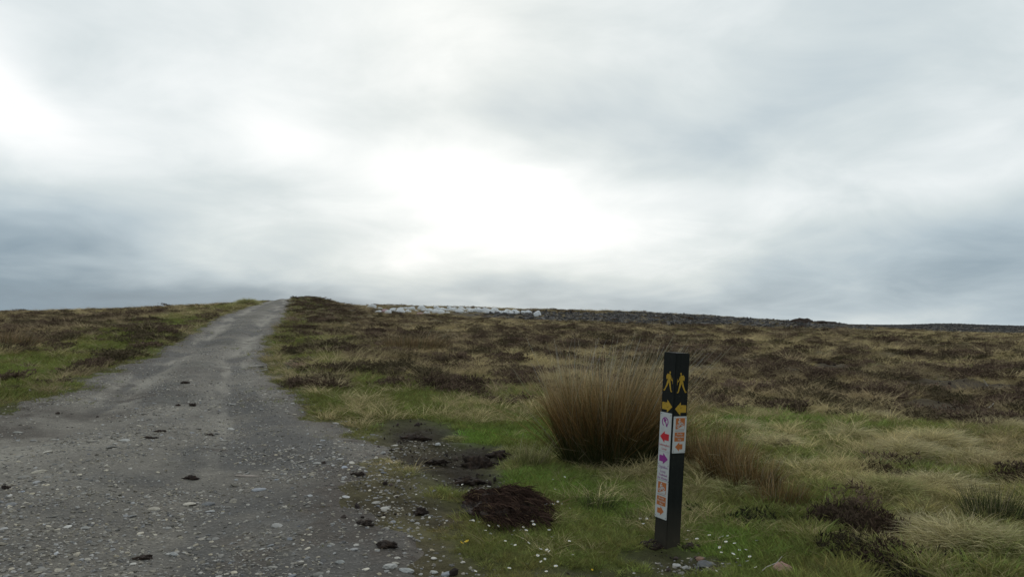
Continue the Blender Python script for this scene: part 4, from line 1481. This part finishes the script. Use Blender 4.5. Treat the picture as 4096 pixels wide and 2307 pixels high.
CLODS = [
    (189, 474, .055, .035, .022, 'jagged black peat clod in the middle of the track'),
    (6, 492, .033, .03, .022, 'round dark peat clod at the left edge of the track'),
    (358, 474, .050, .035, .022, 'smooth dark peat clod near the right side of the gravel'),
    (160, 434, .05, .03, .018, 'dark peat clod just above the pale flat stones on the track'),
    (150, 440, .06, .035, .015, 'flat dark clod beside the pale stones on the track'),
    (185, 385, .07, .05, .03, 'black clod on the upper part of the near track'),
    (192, 406, .045, .04, .035, 'dark upright clod in the centre of the track'),
    (178, 407, .03, .025, .02, 'tiny clod left of the upright clod on the track'),
    (144, 548, .045, .03, .016, 'dark clod low on the gravel near the bottom edge'),
    (210, 432, .05, .03, .018, 'dark smear of peat on the track right of the pale stones'),
    (477, 462, .14, .09, .085, 'black peat hummock at the head of the bare hollow'),
    (496, 456, .11, .06, .05, 'dark peat ledge under the grass edge right of the hummock'),
    (470, 480, .12, .08, .05, 'crumbling black peat bank below the hummock'),
    (415, 436, .17, .08, .05, 'bare peat bank at the top of the gravel apron'),
    (437, 462, .11, .06, .03, 'low brown peat lump left of the black hummock'),
    (421, 508, .06, .05, .03, 'flat peat clod in the middle of the gravel apron'),
    (386, 545, .055, .05, .03, 'dark peat clod on the lower gravel apron'),
    (365, 522, .05, .045, .025, 'dark peat clod left of the apron grass'),
    (652, 545, .06, .045, .03, 'brown peat lump against the left foot of the post'),
    (692, 546, .05, .045, .028, 'peat lump right of the post foot'),
]
for i, (a, b, sx, sy, sz, lb) in enumerate(CLODS):
    x, y, z = spot(a, b)
    link('peat_clod', lump_mesh('peat_clod', 600 + i, sx, sy, sz, .8), M_PEAT, loc=(x, y, z), rot=(0, 0, random.uniform(-.4, .4)), label=lb, cat='peat clod', group='dark peat clods')

# overturned sod: dark fibrous thatch combed to the right
x, y, z = SOD
sod = link('peat_sod', None, loc=(x, y, z), label='dark reddish brown sod of matted roots lying on the grass', cat='sod')
sod.scale = (1.25, 2.7, 1.05)
link('soil', lump_mesh('soil', 77, .25, .17, .075, .45), M_PEAT, sod)
rg = np.random.default_rng(78)
n = 4200
th = rg.uniform(0, 6.283, n); q = np.sqrt(rg.uniform(0, 1, n))
edge = .55 + .95 * fbm(np.cos(th) * 1.5 + 3, np.sin(th) * 1.5, 3, 91)
bx, by = .25 * q * edge * np.cos(th), .18 * q * edge * np.sin(th)
lumpy = fbm(bx * 9, by * 9, 3, 93)
bz = (.05 + .10 * lumpy) * np.sqrt(np.clip(1.02 - q ** 2, 0, 1)) + .004
row = np.sin(by * 75 + bx * 14 + 9 * lumpy) * .022
root = np.stack([bx, by, bz + row], 1)
an = rg.normal(-.2, .55, n) + 1.5 * (lumpy - .5)
d = np.stack([np.cos(an), np.sin(an), rg.normal(.10, .30, n)], 1)
t = np.linspace(0, 1, 4)
ln = rg.uniform(.025, .10, n)
P = root[:, None] + d[:, None] * (ln[:, None] * t)[..., None]
P[..., 2] -= (ln * .5)[:, None] * t ** 2
C = lerp_cols(np.repeat(rg.uniform(0, 1, n)[:, None], 4, 1), [(0, (.020, .013, .011)), (.6, (.058, .036, .029)), (.9, (.095, .060, .045)), (1, (.16, .11, .065))])
v, qd, c = strands(P, .0042 * (1 - .6 * t)[None] * np.ones((n, 1)), C, 2, seed=79)
link('root_mat', mesh_np('root_mat', v, qd, None, c), M_STRAND, sod)
n = 90
P, Wd, t2 = tuft_strands(rg, n, .06, .10, .22, .9, .5, .004, 5)
P[..., 0] = np.abs(P[..., 0]) * 1.5 + .17
P[..., 2] = np.maximum(P[..., 2] * .55, .0)
v, qd, c = strands(P, Wd, lerp_cols(t2, [(0, (.12, .07, .03)), (1, (.34, .27, .14))]) * rg.lognormal(0, .25, n)[:, None, None], 2, seed=80)
link('straw_fringe', mesh_np('straw_fringe', v, qd, None, c), M_STRAND, sod)

STONES = [
    (783, 570, .075, .055, .062, (.36, .22, .175), 'smooth pinkish stone in the grass at the bottom edge'),
    (676, 560, .022, .016, .014, (.42, .41, .39), 'small white stone below the post, left of a pair'),
    (685, 562, .024, .014, .012, (.40, .39, .37), 'small white stone below the post, right of a pair'),
    (706, 563, .05, .035, .028, (.13, .13, .135), 'grey angular stone in the bare soil right of the post'),
    (700, 556, .028, .02, .016, (.20, .12, .085), 'rust coloured stone by the grey angular stone'),
    (438, 446, .032, .022, .026, (.46, .46, .45), 'white stone on the bare peat at the head of the gravel'),
    (527, 534, .022, .018, .016, (.24, .25, .27), 'blue grey stone among the daisies'),
    (247, 469, .105, .022, .012, (.30, .255, .225), 'long thin pinkish stone lying across the track'),
    (124, 443, .062, .030, .018, (.36, .35, .33), 'pale flat stone at the centre of the near track'),
    (115, 447, .024, .02, .016, (.42, .40, .37), 'small white stone left of the pale flat one on the track'),
    (150, 428, .05, .026, .02, (.30, .285, .26), 'pale stone behind the dark clods on the track'),
    (257, 366, .24, .06, .03, (.34, .31, .275), 'long pale slab at the right rim of the track'),
    (262, 370, .15, .05, .025, (.30, .28, .26), 'second pale slab just below the first at the track rim'),
    (18, 430, .07, .022, .014, (.33, .315, .29), 'thin pale stone near the left edge of the track'),
    (408, 478, .022, .018, .016, (.36, .35, .33), 'pale stone at the edge of the gravel apron'),
    (340, 560, .03, .022, .016, (.30, .30, .29), 'pale grey stone low on the gravel apron'),
    (390, 566, .035, .025, .022, (.36, .35, .33), 'pale block of stone on the lower gravel apron'),
    (407, 569, .045, .03, .018, (.33, .33, .32), 'flat pale stone right of the pale block on the lower apron'),
    (448, 568, .035, .026, .020, (.25, .26, .28), 'bluish stone near the bottom edge left of the daisies'),
    (434, 567, .020, .018, .016, (.42, .41, .38), 'round white stone left of the bluish stone'),
    (85, 526, .035, .022, .018, (.32, .31, .29), 'pale stone on the left part of the gravel track'),
    (174, 545, .032, .024, .02, (.33, .33, .32), 'pale rounded stone on the lower gravel track'),
]
for i, (a, b, sx, sy, sz, col, lb) in enumerate(STONES):
    x, y, z = spot(a, b)
    me = pebble_mesh(700 + i, 1.0, 3)
    me.materials.append(M_STONE)
    o = link('loose_stone', me, None, loc=(x, y, z + sz * .25), rot=(random.gauss(0, .1), random.gauss(0, .1), random.uniform(-.3, .3)), scale=(sx * 2, sy * 2, sz * 1.6),
             label=lb, cat='stone')
    o.color = col + (1,)

# ================================================================== flowers
M_PETAL = mat_paint('daisy_petal', (.72, .72, .70), .6, .1, 90, (.4, .2, .25))
M_EYE = mat_paint('yellow_petal', (.62, .42, .02), .6, .1, 90)
M_STEM = mat_paint('flower_stem', (.06, .09, .03), .7, .2, 90)


def flower_mesh(name, seed, r_, petals, mat_p, cup):
    rg = np.random.default_rng(seed)
    vs, fs, mi = [], [], []
    for i in range(petals):
        a = 6.283 * i / petals + rg.normal(0, .08)
        w_ = 6.283 / petals * .52
        b = len(vs)
        for rr_, aa, zz_ in ((.22, a - w_ * .5, 0), (.22, a + w_ * .5, 0), (.75, a + w_, cup * .6), (1, a + w_ * .45, cup), (1, a - w_ * .45, cup), (.75, a - w_, cup * .6)):
            vs.append((r_ * rr_ * math.cos(aa), r_ * rr_ * math.sin(aa), zz_ * r_ + rg.normal(0, .02) * r_))
        fs.append([b, b + 1, b + 2, b + 3, b + 4, b + 5]); mi.append(0)
    b = len(vs)
    for rr_, zz_ in ((.34, .02), (.24, .16)):
        for i in range(8):
            vs.append((r_ * rr_ * math.cos(.785 * i), r_ * rr_ * math.sin(.785 * i), r_ * zz_))
    for i in range(8):
        j = (i + 1) % 8
        fs.append([b + i, b + j, b + 8 + j, b + 8 + i]); mi.append(1)
    fs.append([b + 8 + i for i in range(8)]); mi.append(1)
    b = len(vs)
    sl_ = r_ * 3.6
    for zz_, rr_ in ((0, .07), (-.5, .06), (-1, .07)):
        for i in range(3):
            vs.append((r_ * rr_ * math.cos(2.09 * i) + (zz_ * zz_) * r_ * .4, r_ * rr_ * math.sin(2.09 * i), zz_ * sl_))
    for k_ in range(2):
        for i in range(3):
            j = (i + 1) % 3
            fs.append([b + 3 * k_ + i, b + 3 * k_ + j, b + 3 * k_ + 3 + j, b + 3 * k_ + 3 + i]); mi.append(2)
    me = bpy.data.meshes.new(name)
    me.from_pydata(vs, [], fs)
    for m_ in (mat_p, M_EYE, M_STEM):
        me.materials.append(m_)
    me.polygons.foreach_set('material_index', mi)
    return me


DAISY = [flower_mesh('daisy', 800 + i, .0115, 13, M_PETAL, .15 + .1 * i) for i in range(4)]
CUPS = [flower_mesh('buttercup', 820 + i, .0125, 6, M_EYE, .5) for i in range(2)]


def zoomA(u, v):                              # picture points read off an enlarged view of the foreground
    return (1300 + u / 2.209) / 4, (1650 + v / 2.209) / 4


def zoomB(u, v):
    return (2500 + u / 1.614) / 4, (1900 + v / 1.614) / 4


DA = [(1212, 655), (805, 740), (980, 856), (922, 922), (1305, 975), (1285, 1000), (1310, 1003), (1360, 1015), (1447, 1042), (1418, 1060), (1462, 1105), (1530, 1040), (1820, 710),
      (2035, 720), (2015, 648), (2117, 612), (1998, 828), (2018, 858), (2058, 828), (1955, 880), (1985, 855), (2090, 834), (2163, 892), (1832, 1013), (1752, 1053), (1845, 1050),
      (1655, 1108), (1672, 1075), (1725, 1078), (1778, 1092), (1593, 1180), (1650, 1208), (1680, 1215), (1745, 1168), (1797, 1195), (1980, 1107), (2025, 1137), (2160, 1195), (2005, 1165),
      (1905, 1270), (1937, 1290), (1960, 1268), (1982, 1278), (1943, 1330), (1908, 1350), (1880, 1305), (1628, 1418), (2190, 1302), (1330, 1405), (952, 1028), (818, 1050), (2040, 1415), (1955, 1445)]
DB = [(140, 310), (98, 318), (142, 322), (118, 346), (410, 390), (465, 440), (612, 434), (630, 420), (652, 460), (664, 410), (708, 478), (612, 495), (622, 525), (738, 513), (782, 527),
      (698, 562), (728, 573), (806, 566), (790, 594), (850, 434), (545, 425), (845, 640), (590, 650), (400, 452)]


def plant_flower(me_list, name, pt, i, label, cat, group, s=1.0):
    x, y, z = spot(*pt)
    sc = random.uniform(.65, 1.05) * s
    link(name, me_list[i % len(me_list)], None, loc=(x, y, z + .040 * sc + random.uniform(0, .012)), rot=(random.gauss(.25, .22), random.gauss(0, .25), random.uniform(0, 6.28)), scale=sc,
         label=label, cat=cat, group=group)


for i, (u, v) in enumerate(DA):
    plant_flower(DAISY, 'daisy', zoomA(u, v), i, 'small white daisy in the short grass left of the post', 'daisy', 'daisies left of the post')
for i, (u, v) in enumerate(DB):
    pt = zoomB(u, v)
    left_ = pt[0] < 655
    plant_flower(DAISY, 'daisy', pt, i, 'small white daisy in the short grass left of the post' if left_ else 'small white daisy in the grass right of the post', 'daisy',
                 'daisies left of the post' if left_ else 'daisies right of the post')
for i, (pt, s_, lb) in enumerate((((461.5, 545), 1.25, 'bright yellow flower, left of the touching pair in the foreground grass'), ((467, 546.5), 1.25, 'bright yellow flower, right of the touching pair in the foreground grass'),
                                  ((500, 528), .7, 'single small yellow flower below the dark sod'), ((592, 568), .6, 'tiny yellow flower near the bottom edge left of the post'))):
    plant_flower(CUPS, 'yellow_flower', pt, i, lb, 'flower', None, s_)

# ================================================================== far things: turf sacks, peat heap, turf, bog wood
def sack_mesh(seed):
    rg = np.random.default_rng(seed)
    bm = bmesh.new()
    bmesh.ops.create_icosphere(bm, subdivisions=3, radius=1.0)
    neck = rg.uniform(.3, .8)
    for v in bm.verts:
        p = np.array(v.co)
        p = np.sign(p) * np.abs(p) ** .8                       # plump sack
        w_ = float(vnoise(p[0] * 2.2 + seed, p[1] * 2.2 + p[2], seed)) - .5
        p = p * (1 + .38 * w_)
        if p[0] > .55:                                         # gathered neck
            k_ = (p[0] - .55) / .6
            p[1] *= 1 - .65 * min(k_, 1); p[2] = p[2] * (1 - .6 * min(k_, 1)) + neck * k_ * .5
            p[0] += .22 * k_
        p[2] = max(p[2], -.45)
        v.co = (p[0] * .62, p[1] * .42, (p[2] + .45) * .38)
    me = bpy.data.meshes.new('turf_sack')
    bm.to_mesh(me); bm.free()
    me.polygons.foreach_set('use_smooth', np.ones(len(me.polygons), bool))
    return me


def mat_sack():
    m, n, o = new_mat('woven_plastic')
    c = n.new('ShaderNodeObjectInfo').outputs['Color']
    g = n.new('ShaderNodeTexCoord').outputs['Object']
    a = n.noise(g, 5, 5, .6).outputs[0]
    v = n.new('ShaderNodeVectorMath', operation='SCALE')
    n.put(v.inputs[0], c); n.put(v.inputs['Scale'], n.m('ADD', .72, n.m('MULTIPLY', a, .5)))
    b = principled(n, o, v.outputs[0], .55, .3, bump(n, a, .05, .5))
    t = n.new('ShaderNodeBsdfTranslucent'); n.put(t.inputs[0], v.outputs[0])
    x = n.new('ShaderNodeMixShader'); x.inputs[0].default_value = .45
    n.t.links.new(b.outputs[0], x.inputs[1]); n.t.links.new(t.outputs[0], x.inputs[2])
    n.t.links.new(x.outputs[0], o.inputs[0])
    return m


M_SACK = mat_sack()
SK = [sack_mesh(900 + i) for i in range(6)]
for s_ in SK:
    s_.materials.append(M_SACK)
SACKS = [(320, 148, 85), (418, 148, 65), (405, 192, 85), (480, 200, 70, 'p'), (560, 190, 75), (575, 160, 60), (520, 207, 60), (668, 162, 55), (665, 197, 90), (725, 160, 60), (755, 197, 75),
         (800, 165, 65), (850, 185, 50), (895, 218, 60, 'q'), (915, 155, 65), (960, 165, 70), (1010, 170, 70), (975, 210, 80), (1090, 150, 60), (1110, 185, 80), (1085, 203, 70), (1160, 165, 80),
         (1150, 198, 70), (1200, 175, 70), (1225, 190, 55), (1285, 172, 70), (1320, 150, 40), (1345, 172, 50), (1370, 190, 70), (1420, 172, 70), (1440, 190, 60), (1480, 160, 60), (1500, 182, 70),
         (1545, 180, 70), (1600, 182, 70), (1640, 172, 50), (1680, 185, 70), (1740, 195, 80), (1795, 178, 70), (1880, 198, 60), (1920, 200, 70), (1950, 180, 60), (1990, 200, 70), (2030, 192, 60),
         (2060, 198, 70), (2140, 198, 60), (2190, 198, 70), (2315, 228, 62, 'e'), (1045, 180, 50), (700, 190, 50), (1250, 160, 50), (1390, 160, 50), (1570, 165, 50), (1130, 160, 55), (1850, 185, 45)]
for i, s_ in enumerate(SACKS):
    x, y, z = spot((1380 + s_[0] / 2.995) / 4, (1180 + s_[1] / 2.995) / 4 + 1.6)
    wd = s_[2] / 12.0 * y / FPX
    k_ = s_[3] if len(s_) > 3 else ''
    lb = {'p': 'pinkish turf sack near the left end of the row of white sacks', 'q': 'pink tinted turf sack lying in front of the row of white sacks',
          'e': 'lone white turf sack standing apart at the right end of the row'}.get(k_, 'white plastic sack of turf in the row below the skyline')
    sz = wd / 1.25 * random.uniform(1.1, 1.35)
    o = link('turf_sack', SK[i % 6], None, loc=(x, y, z - .05), rot=(random.gauss(0, .08), random.gauss(0, .1), random.choice((0, math.pi)) + random.gauss(0, .5)),
             scale=(sz, sz, sz * random.uniform(1.05, 1.5) * (1.6 if k_ == 'e' else 1)), label=lb, cat='sack', group='white turf sacks on the hillside')
    b_ = random.uniform(.84, .93)
    o.color = (b_ * .96, b_ * .98, b_, 1) if k_ not in ('p', 'q') else (.62, .45, .47, 1)

x, y, z = spot(808, 323.5)
hp = link('peat_heap', lump_mesh('peat_heap', 951, 2.0 * y / 110, 1.3, .75, .35), M_PEAT, loc=(x - .6, y, z - .05), label='dark heap of peat on the skyline right of the post', cat='peat heap')
x, y, z = spot(822, 324.2)
link('peat_heap', lump_mesh('peat_heap', 953, 1.8, 1.0, .42, .35), M_PEAT, loc=(x, y, z - .05), label='lower peat heap trailing right of the dark heap on the skyline', cat='peat heap')

# cut turf drying on the far bank
bm = bmesh.new(); bmesh.ops.create_cube(bm, size=1.0)
for v_ in bm.verts:
    v_.co = Vector((v_.co.x * .42 + random.gauss(0, .03), v_.co.y * .14 + random.gauss(0, .02), v_.co.z * .13 + random.gauss(0, .015)))
me = bpy.data.meshes.new('turf_brick'); bm.to_mesh(me); bm.free()
me.materials.append(M_GRAVEL)
TURF = [bpy.data.objects.new('turf_brick', me)]
X, Y, r = sample(60000, 45, 330, 0.9, 40)
w = cover(X, Y); wn = w / w.sum(0)
k = RNG.uniform(0, 1, len(X)) < sstep(.35, .7, wn[gi_('turf')])
X, Y, r = X[k], Y[k], r[k]
n = len(X)
val = np.clip(RNG.lognormal(-2.75, .35, n), .02, .2)
scatter('cut_turf', np.stack([X, Y, ground_z(X, Y) + .05], 1), np.stack([RNG.normal(0, .3, n), RNG.normal(0, .3, n), RNG.normal(0.0, .5, n)], 1),
        np.repeat(RNG.uniform(.9, 1.6, n)[:, None], 3, 1), np.zeros(n, int), np.stack([val, val * .93, val * .90], 1), TURF, 'dark cut turf spread out to dry on the far bank', 'cut turf')

M_WOOD = mat_paint('bleached_wood', (.40, .37, .33), .8, .3, 20, (.2, .17, .13))
for i, (a, b, ln_, an, lb) in enumerate(((990, 391, .24, 2.1, 'short bleached stick standing out of the dark heather band'), (984, 409, .22, .5, 'bleached stick lying below the dark heather band'),
                                          (1020, 372, .30, .1, 'pale stick at the right edge on the bog'), (757, 574, .16, .3, 'bent pale stem in the grass at the bottom right of the post'))):
    x, y, z = spot(a, b)
    P = np.array([[[0, 0, 0], [ln_ * .35 * math.cos(an), 0, ln_ * .35 * abs(math.sin(an)) + .03], [ln_ * .7 * math.cos(an) + .01, .02, ln_ * .7 * abs(math.sin(an)) + .03], [ln_ * math.cos(an), .03, ln_ * abs(math.sin(an)) + .05]]], float)
    th_ = .024 if i < 3 else .006
    v, q, c = strands(P, np.array([[1, 1, .85, .5]]) * th_, np.ones((1, 4, 3)), 3, seed=i)
    link('bog_stick', mesh_np('bog_stick', v, q), M_WOOD, loc=(x, y, z), label=lb, cat='stick')
